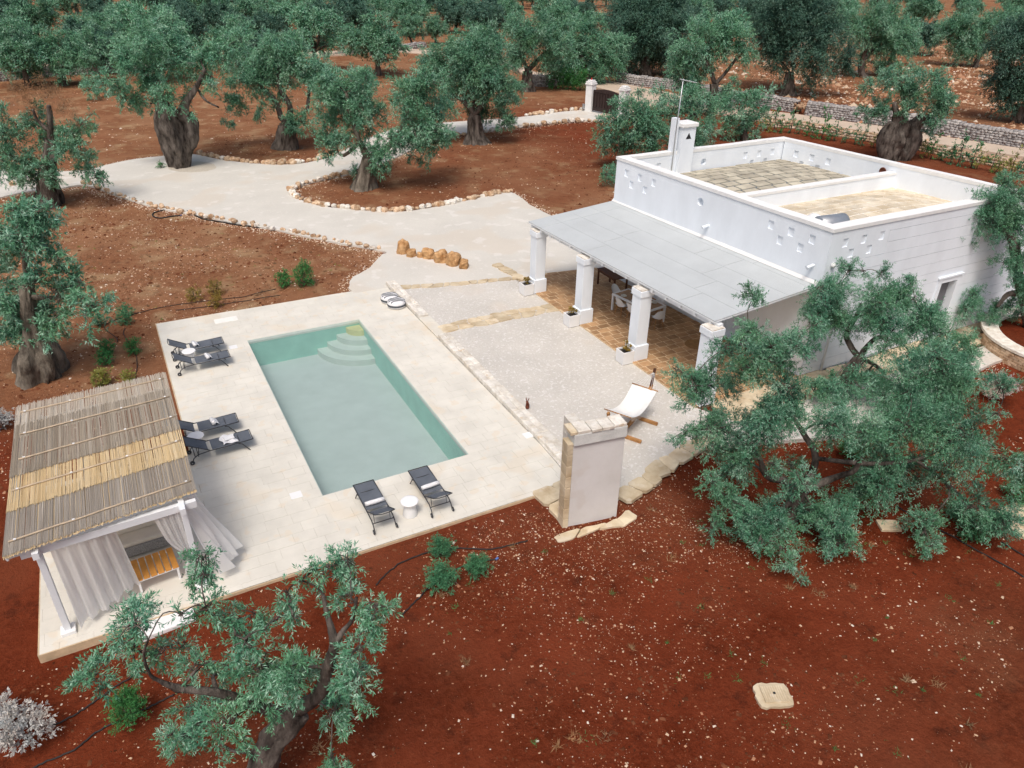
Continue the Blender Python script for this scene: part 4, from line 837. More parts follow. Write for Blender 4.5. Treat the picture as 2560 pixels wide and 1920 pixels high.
for k, (x, y) in enumerate([(-.6, -.28), (.6, -.28), (-.6, .28), (.62, .26), (.0, -.27), (0., .28)]):
    Q = dt.matrix_basis@Vector((x, y, .748)); 
    Q = Matrix.Translation(dt.location)@Matrix.Rotation(dt.rotation_euler.z, 4, 'Z')@Vector((x, y, .748))
    pl = empty('plate', Q, ['plate set at the near corner of the dining table', 'plate set at the far corner of the dining table'][k % 2], 'plate', 'place settings on the dining table'); pl['label'] = 'grey ceramic plate set on the dining table'
    m = MB(); m.lathe((0, 0, 0), [(.06, 0), (.09, .004), (.135, .018), (.13, .02), (.08, .01), (.001, .008)], 20, cap=False); m.build('dish', CERAM, pl); m = MB(); m.lathe((0, 0, .012), [(.05, 0), (.06, .02), (.085, .04), (.08, .04), (.03, .012), (.001, .012)], 16, cap=False); m.build('bowl', CERAM, pl)
def make_chair(name):
    c = empty(name, (0, 0, 0), 'x', 'chair', 'white shell dining chairs')
    m = MB()
    def sh(a, v):
        x = (a-.5)*2; w = .22+.03*math.sin(PI*min(v*1.4, 1)); e = x*x
        if v < .5: t = v/.5; y = -.22+.4*t; z = .45-.025*math.sin(PI*t)+.06*e*(.4+.8*t); ww = w
        else: t = (v-.5)/.5; y = .18+.12*t-.16*e*(1-t*.6); z = .45+.42*t+.06*e*(1-t)*1.2-.07*e*t; ww = w*(1-.28*t*t)
        return (x*ww, y, z)
    m.grid(11, 17, sh); m.build('shell', WHITE2, c); m = MB(); m.grid(11, 17, lambda a, v: tuple(np.array(sh(a, v))+np.array((0, .012 if v > .5 else 0, -.012)))); m.build('shell_back', WHITE2, c)
    for s in (-1, 1):
        for q in (-1, 1): m = MB(); m.tube([(s*.12, q*.1, .43), (s*.2, q*.2, 0)], [.018, .012], 8); m.build('leg', WOOD, c)
    m = MB(); m.bar((-.14, -.1, .4), (.14, .1, .4), .02, .02); m.bar((-.14, .1, .4), (.14, -.1, .4), .02, .02); m.build('stretcher', BLACK, c)
    return c
ch0 = make_chair('dining_chair'); az = math.atan2(ex.y, ex.x)
CH = [((.45, -.52), 0, 'white shell chair at the table side facing the pool, nearer the far end'), ((-.25, -.55), 0, 'white shell chair second along the table side facing the pool'), ((LT/2+.25, .1), -PI/2, 'white shell chair at the far end of the dining table'), ((-LT/2-.2, -.15), PI/2, 'white shell chair at the near end of the dining table, angled out'), ((-.5, .62), PI, 'white shell chair on the house side of the dining table')]
# chair faces +(-y) local front; its back towards +y
for i, ((lx, ly), da, lab) in enumerate(CH):
    o = ch0 if i == 0 else copy_tree(ch0); s = 1 if ey.dot(Vector((-math.sin(az), math.cos(az), 0))) > 0 else -1
    q = Vector(dt.location)+ex*lx+ey*ly; o.location = (q.x, q.y, DZ)
    face = (ctr-Vector((q.x, q.y, 0))); 
    if i < 2 or i == 4: face = ey*(1 if ly < 0 else -1)
    elif i == 2: face = -ex
    else: face = ex+ey*.5
    o.rotation_euler.z = math.atan2(face.y, face.x)+PI/2; o['label'] = lab
bn = empty('wooden_table', (15.75, 8.8, DZ), 'dark brown wooden table standing behind the dining set', 'table', rz=PI/2-.05)
m = MB(); m.rbox((0, 0, .74), (1.5, .75, .04), .006); m.build('table_top', WOODD, bn)
for s in (-1, 1):
    for q in (-1, 1): m = MB(); m.rbox((s*.69, q*.32, .36), (.07, .07, .72), .006); m.build('leg', WOODD, bn)
    m = MB(); m.rbox((0, s*.32, .67), (1.3, .04, .09), .004); m.build('apron', WOODD, bn)

# ================================================================== VEGETATION
def unit(v): return v/np.maximum(np.linalg.norm(v, axis=-1, keepdims=True), 1e-9)
def leaf_faces(P, Ax, k, L, W, sl, rng, quad, tint, up=.8):
    """sprigs at P with axis Ax: k leaves each. returns verts (m*nper,3), tint(m)"""
    n = len(P); t = rng.random((n, k, 1)); pos = P[:, None]+Ax[:, None]*(t*sl)
    rd = unit(rng.normal(size=(n, k, 3))); pr = unit(rd-Ax[:, None]*np.sum(rd*Ax[:, None], -1, keepdims=True))
    a = rng.uniform(.45, 1.15, (n, k, 1)); d = unit(Ax[:, None]*np.cos(a)+pr*np.sin(a))
    u = np.array([0, 0, 1.])*up+rng.normal(size=(n, k, 3))*.45; w = unit(np.cross(d, u))
    ll = L*rng.uniform(.7, 1.25, (n, k, 1)); ww = W*rng.uniform(.75, 1.2, (n, k, 1))*.5
    if quad: V = np.stack([pos, pos+d*ll*.5+w*ww, pos+d*ll, pos+d*ll*.5-w*ww], 2)
    else: V = np.stack([pos-w*ww, pos+w*ww, pos+d*ll], 2)
    T = np.clip(tint[:, None]+rng.normal(0, .21, (n, k)), 0, 1)
    return V.reshape(-1, 3), T.ravel()
def crown_leaves(blobs, L, W, k, lai, sl, seed, quad, droop=.35, sub=.42, tbase=.5, stray=.06, tight=None, ntw=None):
    """feathery clumps: every clump is a spray of curved drooping twigs set with sprigs of leaves"""
    rng = np.random.default_rng(seed); VV = []; TT = []; twigs = []
    la = L*W*.5
    for c, r in blobs:
        rad = float(np.mean(r)); n = max(6, int(lai*PI*rad*rad/la/k)); nt = ntw or int(np.clip(n/14, 9, 34))
        d = unit(rng.normal(size=(nt, 3))+np.array([0, 0, .35])); ln = r*rng.uniform(.55, 1.3, (nt, 1)) if tight is None else r*rng.uniform(*tight, (nt, 1))
        st0 = c+rng.normal(0, .16, (nt, 3))*rad; w = np.mean(ln, 1)**1.5; wi = rng.choice(nt, n, p=w/w.sum()); ct = rng.normal(0, .13, nt)
        t = rng.uniform(.18, 1., (n, 1))**.75; dr = np.array([0, 0, -1.])*droop*np.mean(ln, 1)[:, None]
        P = st0[wi]+d[wi]*ln[wi]*t+dr[wi]*t*t; tan = unit(d[wi]*ln[wi]+2*dr[wi]*t)
        P = P+rng.normal(size=(n, 3))*rad*(.1+.07*(1-t)); q = rng.random(n) < stray; P[q] += rng.normal(size=(int(q.sum()), 3))*rad*.2
        Ax = unit(tan*.75+rng.normal(size=(n, 3))*.42)
        V, T = leaf_faces(P, Ax, k, L, W, sl, rng, quad, tbase+ct[wi]); VV.append(V); TT.append(T)
        twigs.append((c, [(st0[i], st0[i]+d[i]*ln[i]*.5+dr[i]*.25, st0[i]+d[i]*ln[i]*.95+dr[i]*.9) for i in range(nt)]))
    return np.concatenate(VV), np.concatenate(TT), twigs
def bark(m, pts, rad, n=12, gn=.22, seed=0, twist=1.2):
    r = random.Random(seed); ph = [r.uniform(0, 6.3) for _ in range(4)]; k = len(pts); sd = seed*7.3
    cum = [0.]
    for a, b in zip(pts[:-1], pts[1:]): cum.append(cum[-1]+float(np.linalg.norm(np.array(b)-np.array(a))))
    R0 = max(rad)
    def mod(i, th):
        h = cum[i]/max(R0, .05); t = th+twist*h*.12; q = Vector((math.cos(t)*1.5, math.sin(t)*1.5, h*.45+sd)); q2 = Vector((math.cos(t)*3.6, math.sin(t)*3.6, h*.8+sd)); q3 = Vector((math.cos(t)*8, math.sin(t)*8, h*1.6+sd))
        return 1+gn*(.35*math.sin(2*t+ph[0])+1.15*pnoise(q)-.9*(.5-abs(pnoise(q2)))*.9+.4*pnoise(q3))
    m.tube(pts, rad, n, True, True, mod)
def smooth_path(P, R, n=4):
    Q = catmull([np.append(np.array(p), r) for p, r in zip(P, R)], n); return [q[:3] for q in Q], [max(.006, float(q[3])) for q in Q]
def olive(label, base, trunk, limbs, blobs, lod, seed, mat=None, barkm=None, group='olive trees', name='olive_tree', spread=.35, lai=None, gn=.22, dry=None, cat='olive tree', fill=0, tf=1., bf=1.12, between=.5):
    """base: photo point of the trunk foot; trunk/limbs: (u,v,r) photo polylines; blobs: (u,v,r). everything lifted to the tree's own distance"""
    rng = np.random.default_rng(seed); z0 = float(soil_z(0, 0))
    B3 = px(*base, -.08); dep = depth(B3); s = dep/F_PX
    root = empty(name, (B3.x, B3.y, -.08), label, cat, group)
    us = [b[0] for b in blobs]; half = (max(us)-min(us))/2*s
    w = MB(); nodes = []
    hz = np.array([_fw[0], _fw[1], 0])/math.hypot(_fw[0], _fw[1])
    b3 = np.array(B3)
    def far(u, v): return float((b3-CAM)@hz)/float(ray(u, v)@hz)        # distance at which the sight line crosses the tree's upright plane
    def lift(u, v, dz=0.): return CAM+ray(u, v)*far(u, v)+hz*dz
    def wid(u, v, r): return r*far(u, v)/F_PX
    tp = [lift(u, v) for u, v, r in trunk]; tr = [wid(u, v, r)*.8*tf for u, v, r in trunk]
    f0 = tp[0]-np.array([0, 0, .25]); P, R = smooth_path([f0]+tp, [tr[0]*1.35]+[q*1.08 for q in tr], 9); bark(w, P, R, 40, gn*1.5, seed); nodes.append((tp[-1], tr[-1]))
    ends = {}
    for li, lb in enumerate(limbs):
        dz = rng.uniform(-.4, .4)*half*.5; d0 = ends.get(lb[0][:2], 0.); lp = [lift(u, v, d0+dz*i/max(1, len(lb)-1)) for i, (u, v, r) in enumerate(lb)]
        for i, q_ in enumerate(lb): ends[q_[:2]] = d0+dz*i/max(1, len(lb)-1); lr = [wid(u, v, r)*.72*tf for u, v, r in lb]
        P, R = smooth_path(lp, lr, 7); bark(w, P, R, 16, gn*.9, seed+li+1); nodes += [(p, r) for p, r in zip(lp[1:], lr[1:])]
    BL = []
    for k, b_ in enumerate(blobs):
        u, v, r = b_[:3]; dz = b_[3] if len(b_) > 3 else rng.uniform(-1, 1)*half*spread; c = lift(u, v, dz)
        rr = wid(u, v, r)*bf
        if c[2] < .35+rr*.7: q_ = ray(u, v); c = CAM+q_*((.35+rr*.7-CAM[2])/q_[2])
        BL.append((c, np.array([rr, rr, rr*rng.uniform(.9, 1.15)])))
    for k in range(fill):                                   # foliage on the far side of the crown
        c, r = BL[rng.integers(len(blobs))]; BL.append((c+hz*half*rng.uniform(.5, .95)+rng.normal(0, .3, 3)*np.mean(r), r*.95))
    n0 = len(BL)
    if between:                                             # foliage bridging neighbouring clumps
        for i in range(n0):
            j = min((q for q in range(n0) if q != i), key=lambda q: np.linalg.norm(BL[q][0]-BL[i][0])+rng.random()*.5*np.mean(BL[i][1])); BL.append(((BL[i][0]+BL[j][0])/2+rng.normal(0, .25, 3)*np.mean(BL[i][1]), BL[i][1]*between))
    todo = list(range(len(BL)))
    while todo:
        best = min(((np.linalg.norm(BL[i][0]-p), i, j) for i in todo for j, (p, r) in enumerate(nodes)), key=lambda t: t[0]); d, i, j = best; todo.remove(i)
        p, r = nodes[j]; c = BL[i][0]; mid = (p+c)/2+rng.normal(0, .1, 3)*d+np.array([0, 0, .12*d]); ra = min(r*.62, .02+.035*d); rb = max(.009, ra*.45)
        if d > .05:
            P, R = smooth_path([p, mid, c], [ra, (ra+rb)/2, rb], 3); w.tube(P, R, 6 if lod else 7, False)
        nodes.append((c, max(rb, .02)))
    prm = {0: (.078, .0175, 12, 3.5, .19, True), 1: (.15, .046, 8, 3.8, .3, False), 2: (.2, .062, 7, 3.8, .38, False)}[lod]
    if dry: 
        V, T, subs = crown_leaves([(lift(*q[:2]), np.array([wid(*q)]*3)) for q in dry], prm[0]*1.3, prm[1]*.35, 4, 1.1, prm[4], seed+5, prm[5]); dm = fast_mesh('dry_twigs', V-np.array(root.location), 4 if prm[5] else 3, DRYLEAF, T); o = link(bpy.data.objects.new('dry_twigs', dm), root); o['kind'] = 'stuff'
    V, T, subs = crown_leaves(BL, prm[0], prm[1], prm[2], (lai or prm[3])*(1.3 if lai else 1), prm[4], seed, prm[5])
    for c, sc in subs:
        for q in sc[:(16 if lod == 0 else 6)]: w.tube(q, [.012 if lod == 0 else .02, .008 if lod == 0 else .014, .004], 4, False)
    w.build('trunk', barkm or BARK, root, world=True)
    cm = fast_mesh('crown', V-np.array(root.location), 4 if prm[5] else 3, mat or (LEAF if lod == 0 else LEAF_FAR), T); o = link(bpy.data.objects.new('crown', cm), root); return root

d2 = lambda l: [(u*1.1573, v*1.1573, r*1.1573) for u, v, r in l]
# foreground trees -------------------------------------------------
olive('large olive tree at the bottom edge, trunk cut by the frame, beside the pergola', (655, 1985),
      [(650, 1990, 62), (662, 1900, 58), (690, 1840, 52), (745, 1775, 46)], [[(745, 1775, 40), (800, 1720, 34), (828, 1640, 30), (850, 1560, 24)], [(850, 1560, 24), (838, 1510, 15), (830, 1480, 12), (822, 1440, 9)], [(850, 1560, 22), (872, 1530, 13), (890, 1510, 10), (900, 1460, 8)], [(720, 1790, 34), (640, 1740, 26), (560, 1690, 22), (480, 1660, 20)], [(480, 1660, 20), (440, 1630, 11), (420, 1600, 8), (412, 1540, 7), (430, 1490, 5)], [(640, 1880, 10), (560, 1900, 7), (480, 1860, 5)]],
      d2([(330, 1275, 40), (400, 1270, 42), (455, 1290, 30), (270, 1335, 38), (240, 1395, 40), (275, 1435, 34), (325, 1455, 24), (355, 1470, 18), (490, 1345, 33), (440, 1415, 30), (545, 1335, 33), (520, 1385, 30), (560, 1440, 52), (515, 1500, 46), (605, 1480, 46), (455, 1485, 26), (590, 1530, 36), (645, 1375, 42), (660, 1425, 40), (700, 1305, 38), (765, 1270, 40), (795, 1340, 38), (830, 1310, 26), (790, 1395, 38), (735, 1265, 24), (690, 1195, 20), (645, 1215, 15), (660, 1250, 16), (770, 1440, 26), (715, 1575, 46), (740, 1615, 42), (400, 1600, 42), (370, 1640, 30), (400, 1515, 20), (430, 1560, 20), (620, 1330, 22)]), 0, 11, spread=.3, gn=.2, tf=.72, bf=1.02, between=.3)
olive('spreading olive tree in the right foreground, its crown hiding the end of the portico', (1985, 1300),
      [(1975, 1318, 46), (1985, 1270, 40), (2006, 1225, 34)], [[(2006, 1225, 26), (1960, 1196, 23), (1912, 1177, 20), (1888, 1124, 15), (1855, 1083, 10)], [(2006, 1225, 26), (2046, 1157, 20), (2018, 1100, 14), (1994, 1055, 11), (2038, 1030, 7)], [(2006, 1225, 24), (2087, 1181, 19), (2120, 1157, 15), (2132, 1112, 10)], [(1985, 1270, 24), (1960, 1250, 16), (1945, 1285, 11), (1940, 1320, 8)], [(2046, 1157, 14), (2180, 1165, 13), (2290, 1150, 11), (2380, 1100, 9)], [(2290, 1150, 10), (2350, 1190, 8), (2400, 1230, 6)]],
      [(1741, 990, 42), (1802, 1014, 58), (1888, 974, 56), (1945, 950, 42), (1782, 1063, 46), (1884, 1055, 52), (1937, 1002, 42), (1718, 1108, 26), (1823, 1140, 50), (1802, 1189, 36), (1794, 1246, 20), (1782, 1319, 24), (1884, 1307, 38), (1904, 1348, 24), (1945, 1319, 42), (1977, 1401, 24), (1969, 1132, 36), (2067, 1043, 42), (2128, 1035, 46), (2168, 1014, 46), (2107, 1075, 36), (2270, 1063, 68), (2311, 1002, 64), (2372, 1043, 68), (2413, 982, 56), (2352, 1104, 56), (2250, 1132, 52), (2453, 1022, 42), (2197, 1197, 56), (2189, 1238, 42), (2075, 1254, 36), (2099, 1307, 50), (2107, 1348, 34), (2311, 1226, 36), (2311, 1307, 36), (2323, 1356, 26), (2392, 1218, 46), (2453, 1234, 40), (2486, 1287, 30), (2514, 1124, 30), (2474, 1165, 36), (1850, 1172, 40), (1900, 1235, 38), (1836, 1222, 30), (2020, 1275, 34), (2240, 1190, 44), (2350, 1160, 46), (2420, 1130, 44), (1996, 1195, 26), (1760, 1150, 26), (2480, 1090, 36), (2384, 929, 46), (2433, 904, 34), (1700, 960, 22), (1850, 930, 34), (1880, 890, 40), (1830, 900, 36), (1930, 905, 36), (1860, 860, 40), (1905, 830, 36), (1865, 780, 30), (1900, 762, 32), (1945, 800, 36), (1962, 862, 38), (1902, 885, 36), (1985, 765, 20), (1850, 1110, 36)], 0, 12, spread=.3, gn=.22, tf=.62, lai=2.5, between=.4)
olive('slender olive tree with a forked trunk close to the side wall of the house', (2092, 1010),
      [(2092, 1015, 34), (2110, 964, 29), (2135, 910, 26), (2150, 895, 24)], [[(2150, 895, 18), (2130, 870, 16), (2123, 841, 14), (2150, 800, 11), (2165, 770, 8)], [(2150, 895, 16), (2167, 876, 14), (2202, 852, 12), (2232, 862, 9)], [(2150, 895, 14), (2188, 915, 10), (2215, 940, 8), (2225, 960, 6)]],
      [(2176, 749, 44), (2240, 781, 48), (2192, 812, 42), (2081, 781, 42), (2110, 822, 34), (2319, 797, 36), (2350, 835, 30), (2290, 770, 34), (2050, 725, 24), (2097, 740, 32), (2281, 712, 18), (2145, 700, 22), (2208, 690, 16), (2271, 880, 22), (2287, 904, 18), (2161, 945, 30), (2190, 960, 26), (2070, 950, 26), (2040, 975, 24), (2360, 880, 20), (2030, 800, 24), (2390, 960, 40), (2420, 900, 34), (2350, 990, 36), (2290, 1010, 34), (2400, 840, 22)], 0, 13, spread=.3, lai=3., gn=.15, tf=.66, bf=1.25, between=.6)
olive('olive tree leaning in at the right edge in front of the side wall', (2575, 850),
      [(2580, 880, 17), (2562, 760, 14), (2545, 690, 13), (2537, 610, 13)], [[(2537, 610, 16), (2510, 570, 10), (2470, 560, 7)], [(2548, 735, 12), (2518, 735, 9), (2490, 765, 6)]],
      [(2461, 543, 46), (2518, 559, 46), (2540, 500, 40), (2480, 505, 34), (2414, 575, 26), (2385, 582, 16), (2509, 654, 22), (2553, 690, 26), (2445, 755, 30), (2414, 775, 22), (2477, 790, 22), (2510, 770, 20), (2550, 733, 26), (2575, 620, 40), (2530, 455, 26), (2560, 560, 40), (2560, 780, 24)], 0, 14, spread=.3, lai=2.8, gn=.15)
# left trees ---------------------------------------------------------
olive('ancient olive with a huge boulder like trunk at the left edge', (98, 940),
      [(100, 955, 80), (98, 915, 72), (94, 880, 58), (84, 840, 30), (74, 770, 19), (68, 715, 16)], [[(68, 715, 14), (60, 650, 12), (40, 585, 10), (30, 540, 7)], [(74, 740, 12), (110, 745, 8), (150, 745, 6), (200, 745, 5)]],
      [(20, 531, 34), (67, 531, 33), (115, 528, 24), (27, 582, 38), (78, 589, 38), (84, 629, 38), (27, 616, 32), (111, 673, 32), (148, 697, 33), (135, 724, 28), (148, 784, 28), (142, 808, 26), (51, 774, 38), (34, 757, 32), (61, 818, 36), (20, 835, 28), (78, 852, 24), (219, 741, 28), (243, 765, 26), (250, 800, 15), (101, 784, 26), (-30, 600, 50), (-30, 700, 50), (-30, 800, 40), (190, 715, 18), (110, 560, 26), (140, 650, 24)], 1, 21, barkm=BARK_PALE, gn=.34, lai=3.2)
olive('old olive with a thick twisted trunk and bare grey twigs left of the driveway', (125, 512),
      [(125, 520, 48), (122, 480, 40), (118, 440, 32), (124, 400, 22), (126, 350, 15)], [[(126, 350, 13), (128, 300, 10), (126, 262, 7)], [(126, 330, 8), (100, 300, 6), (92, 270, 4)], [(118, 420, 14), (60, 400, 9), (20, 370, 7)], [(122, 400, 12), (165, 370, 8), (200, 350, 6)]],
      [(24, 338, 36), (81, 325, 36), (183, 354, 36), (198, 317, 26), (220, 390, 27), (250, 431, 20), (262, 445, 12), (81, 407, 36), (73, 435, 30), (138, 407, 22), (190, 420, 16), (12, 439, 22), (102, 366, 32), (171, 334, 24), (30, 290, 26), (-20, 400, 40), (233, 285, 8), (150, 440, 18), (95, 455, 20), (70, 280, 20)], 1, 22, gn=.3, dry=[(60, 245, 34), (120, 235, 30), (170, 270, 30), (40, 220, 26), (110, 205, 22)], lai=2.5)
olive('olive standing in the white driveway on a huge flaring grey trunk', (447, 420),
      [(447, 424, 25), (446, 395, 27), (441, 360, 33), (436, 325, 36), (432, 300, 32), (426, 280, 22), (416, 266, 14), (404, 250, 12)], [[(436, 424, 18), (424, 385, 21), (408, 345, 24), (400, 310, 25), (398, 280, 19), (400, 255, 14), (390, 225, 11), (385, 212, 9)], [(460, 424, 18), (466, 385, 20), (474, 345, 25), (472, 312, 26), (458, 290, 24)], [(452, 292, 26), (470, 252, 13), (498, 214, 10), (520, 170, 7)], [(495, 225, 5), (520, 250, 4), (555, 264, 3)]],
      [(330, 130, 42), (385, 85, 48), (350, 185, 38), (415, 165, 42), (300, 190, 26), (310, 225, 22), (336, 240, 22), (340, 265, 16), (425, 225, 28), (418, 255, 14), (390, 60, 34), (440, 105, 36), (515, 140, 38), (500, 172, 22), (555, 150, 28), (520, 198, 16), (545, 210, 14), (590, 105, 36), (370, 215, 24), (380, 130, 40), (450, 190, 26), (300, 150, 28), (490, 285, 10)], 1, 23, barkm=BARK, gn=.3, fill=5)
olive('olive with a hollow split trunk beyond the driveway border stones', (712, 372),
      [(712, 378, 34), (716, 345, 26), (720, 315, 22), (712, 300, 17)], [[(712, 300, 12), (702, 290, 10), (690, 250, 8), (655, 215, 6)], [(722, 300, 12), (725, 265, 10), (705, 230, 9), (695, 195, 7), (700, 170, 5)], [(768, 275, 6), (772, 235, 6), (775, 195, 4)]],
      [(657, 162, 38), (698, 139, 36), (735, 150, 42), (727, 115, 38), (770, 165, 36), (683, 110, 36), (692, 252, 22), (754, 295, 28), (745, 310, 18), (649, 281, 16), (573, 249, 22), (596, 260, 20), (579, 300, 14), (600, 200, 30), (640, 200, 28), (690, 195, 22), (800, 190, 28), (770, 205, 20), (620, 150, 34), (660, 235, 12)], 1, 24, gn=.28, fill=4)
olive('full olive tree on the stone edged island bed in the driveway', (915, 470),
      [(912, 480, 44), (915, 455, 30), (920, 425, 24), (925, 395, 20)], [[(922, 400, 15), (900, 350, 10), (880, 290, 8), (870, 230, 6)], [(930, 400, 15), (985, 350, 10), (1020, 290, 9), (1035, 230, 6)], [(895, 360, 6), (865, 385, 6), (850, 380, 4)]],
      [(842, 211, 44), (815, 235, 34), (886, 217, 40), (918, 197, 28), (848, 272, 44), (822, 318, 32), (820, 362, 24), (896, 312, 40), (932, 370, 27), (955, 392, 24), (892, 428, 14), (818, 400, 12), (1025, 220, 40), (1060, 212, 40), (1010, 262, 38), (1074, 265, 42), (1045, 304, 42), (1088, 318, 36), (1103, 362, 25), (1068, 367, 27), (1010, 365, 27), (1054, 415, 11), (973, 338, 26), (1085, 195, 30), (860, 250, 40), (865, 345, 28), (1030, 330, 34), (945, 420, 12), (1020, 400, 10), (905, 265, 32)], 1, 25, barkm=BARK_PALE, gn=.25, fill=6, lai=2.9)
olive('dense olive with a fluted dark trunk between the island bed and the gate', (1187, 358),
      [(1187, 364, 42), (1186, 335, 24), (1185, 305, 19), (1188, 285, 15)], [[(1188, 285, 11), (1160, 255, 8), (1130, 235, 5)], [(1188, 285, 12), (1220, 240, 8), (1240, 200, 5)], [(1187, 270, 6), (1185, 220, 5)]],
      [(1132, 150, 44), (1078, 152, 32), (1190, 135, 54), (1233, 150, 46), (1253, 190, 36), (1161, 197, 42), (1204, 188, 42), (1132, 231, 32), (1190, 255, 33), (1190, 292, 20), (1247, 288, 25), (1117, 266, 22), (1268, 231, 28), (1253, 312, 11), (1155, 118, 40), (1219, 112, 40), (1100, 190, 30), (1230, 225, 34), (1275, 295, 14)], 1, 26, gn=.3, fill=6, lai=2.9)
# beyond: around the gate and the house ---------------------------------
olive('olive with a leaning forked trunk behind the driveway left of the gate pillars', (1320, 228), [(1320, 234, 24), (1317, 205, 16), (1318, 178, 13)], [[(1318, 178, 10), (1340, 155, 8), (1365, 130, 6)], [(1318, 178, 8), (1310, 150, 5)]],
      [(1352, 95, 42), (1396, 101, 42), (1318, 87, 36), (1309, 130, 28), (1291, 72, 32), (1285, 155, 24), (1380, 140, 26), (1345, 60, 30)], 2, 27, fill=3)
olive('olive hanging over the stone wall just behind the left gate pillar', (1470, 212), [(1470, 216, 14), (1466, 180, 10), (1468, 160, 8)], [[(1468, 160, 6), (1440, 120, 4)], [(1468, 165, 6), (1510, 140, 5), (1530, 110, 3)]],
      [(1439, 116, 40), (1468, 101, 36), (1425, 159, 30), (1459, 162, 30), (1511, 140, 36), (1543, 112, 36), (1538, 160, 26), (1497, 175, 24), (1450, 60, 24), (1485, 50, 24), (1420, 190, 16)], 2, 28, fill=3)
olive('tall dark dense tree behind the road wall, right of the gate', (1613, 190), [(1613, 196, 22), (1612, 165, 15), (1612, 140, 12)], [], [(1540, 62, 58), (1620, 20, 70), (1690, 66, 54), (1600, 105, 52), (1660, 118, 42), (1568, 138, 36), (1660, 150, 26), (1590, -20, 60), (1650, -10, 60), (1640, 70, 60), (1580, 60, 60)], 2, 29, mat=LEAF_DARK, fill=5, lai=3.2)
olive('olive with a dark trunk forking wide behind the antenna', (1776, 276), [(1776, 280, 14), (1782, 245, 12), (1786, 210, 11)], [[(1786, 210, 9), (1775, 175, 7), (1755, 140, 5)], [(1786, 212, 8), (1815, 180, 6), (1840, 145, 5)]],
      [(1731, 93, 44), (1772, 81, 44), (1714, 125, 32), (1844, 92, 40), (1859, 135, 28), (1757, 139, 34), (1708, 168, 30), (1743, 179, 30), (1731, 208, 24), (1795, 237, 20), (1830, 205, 14), (1800, 110, 30), (1810, 70, 30)], 2, 30, fill=3)
olive('low sprawling olive directly behind the chimney end of the house', (1640, 425), [(1640, 432, 22), (1636, 390, 16), (1630, 350, 12)], [[(1630, 350, 9), (1590, 310, 6), (1560, 275, 4)], [(1632, 350, 9), (1690, 310, 6), (1730, 280, 4)], [(1596, 250, 2.5), (1595, 222, 2)]],
      [(1550, 272, 32), (1588, 278, 40), (1627, 289, 40), (1535, 318, 40), (1526, 368, 28), (1598, 333, 42), (1642, 333, 34), (1595, 226, 13), (1656, 232, 22), (1714, 260, 40), (1743, 246, 30), (1772, 289, 30), (1737, 318, 32), (1772, 333, 26), (1569, 362, 36), (1728, 356, 26), (1514, 434, 18), (1530, 428, 14), (1670, 290, 30), (1690, 340, 28), (1620, 380, 28)], 1, 31, lai=2.4)
olive('bushy olive behind the far roof corner of the house', (1862, 352), [(1862, 358, 14), (1860, 330, 10), (1862, 300, 8)], [], [(1859, 289, 28), (1888, 250, 32), (1830, 262, 30), (1873, 316, 26), (1830, 318, 26), (1859, 240, 22), (1900, 290, 24), (1815, 290, 20)], 2, 32, lai=2.2)
olive('large dark dense tree behind the dry stone wall above the roof terraces', (1972, 240), [(1972, 246, 24), (1973, 210, 14), (1975, 180, 11)], [], [(1949, 29, 60), (2007, 20, 62), (2050, 38, 46), (1963, 87, 54), (2021, 95, 54), (2065, 85, 46), (2094, 136, 36), (2036, 145, 42), (1949, 150, 36), (2021, 198, 16), (2108, 168, 22), (1990, 60, 60)], 2, 33, mat=LEAF_DARK, fill=5, lai=3.)
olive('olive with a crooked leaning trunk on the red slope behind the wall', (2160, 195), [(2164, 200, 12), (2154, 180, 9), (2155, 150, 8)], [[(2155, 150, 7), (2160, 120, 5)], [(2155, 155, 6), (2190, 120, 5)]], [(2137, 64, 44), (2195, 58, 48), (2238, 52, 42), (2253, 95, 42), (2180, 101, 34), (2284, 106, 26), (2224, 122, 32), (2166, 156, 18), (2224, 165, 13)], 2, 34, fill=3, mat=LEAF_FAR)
olive('gnarled olive with a bulging knotted trunk between house and hedge', (2240, 400),
      [(2240, 404, 24), (2238, 375, 26), (2244, 345, 30), (2248, 322, 26), (2246, 304, 18), (2244, 288, 12)], [[(2224, 404, 26), (2214, 375, 32), (2216, 345, 34), (2228, 320, 24), (2240, 300, 14), (2232, 255, 7)], [(2256, 402, 20), (2268, 372, 26), (2280, 345, 30), (2284, 322, 24), (2300, 302, 13), (2316, 288, 7)], [(2240, 402, 22), (2236, 385, 26), (2238, 368, 22), (2240, 352, 10)], [(2262, 320, 16), (2290, 305, 11), (2312, 292, 6)], [(2240, 290, 9), (2275, 260, 6)]],
      [(2195, 188, 24), (2189, 226, 22), (2282, 200, 40), (2319, 203, 36), (2267, 240, 26), (2334, 231, 27), (2370, 243, 22), (2325, 275, 27), (2189, 269, 22), (2148, 275, 13), (2172, 288, 13), (2331, 324, 20), (2261, 269, 20), (2345, 262, 26), (2250, 205, 20), (2215, 275, 16)], 1, 35, gn=.32, barkm=BARK)
olive('small upright olive alone on the stony red slope near the top edge', (2438, 168), [(2436, 172, 9), (2446, 145, 7), (2456, 120, 5)], [], [(2426, 56, 36), (2397, 81, 36), (2455, 87, 36), (2426, 121, 30), (2391, 116, 22), (2499, 45, 32), (2470, 70, 26)], 2, 36, mat=LEAF_FAR, fill=2)
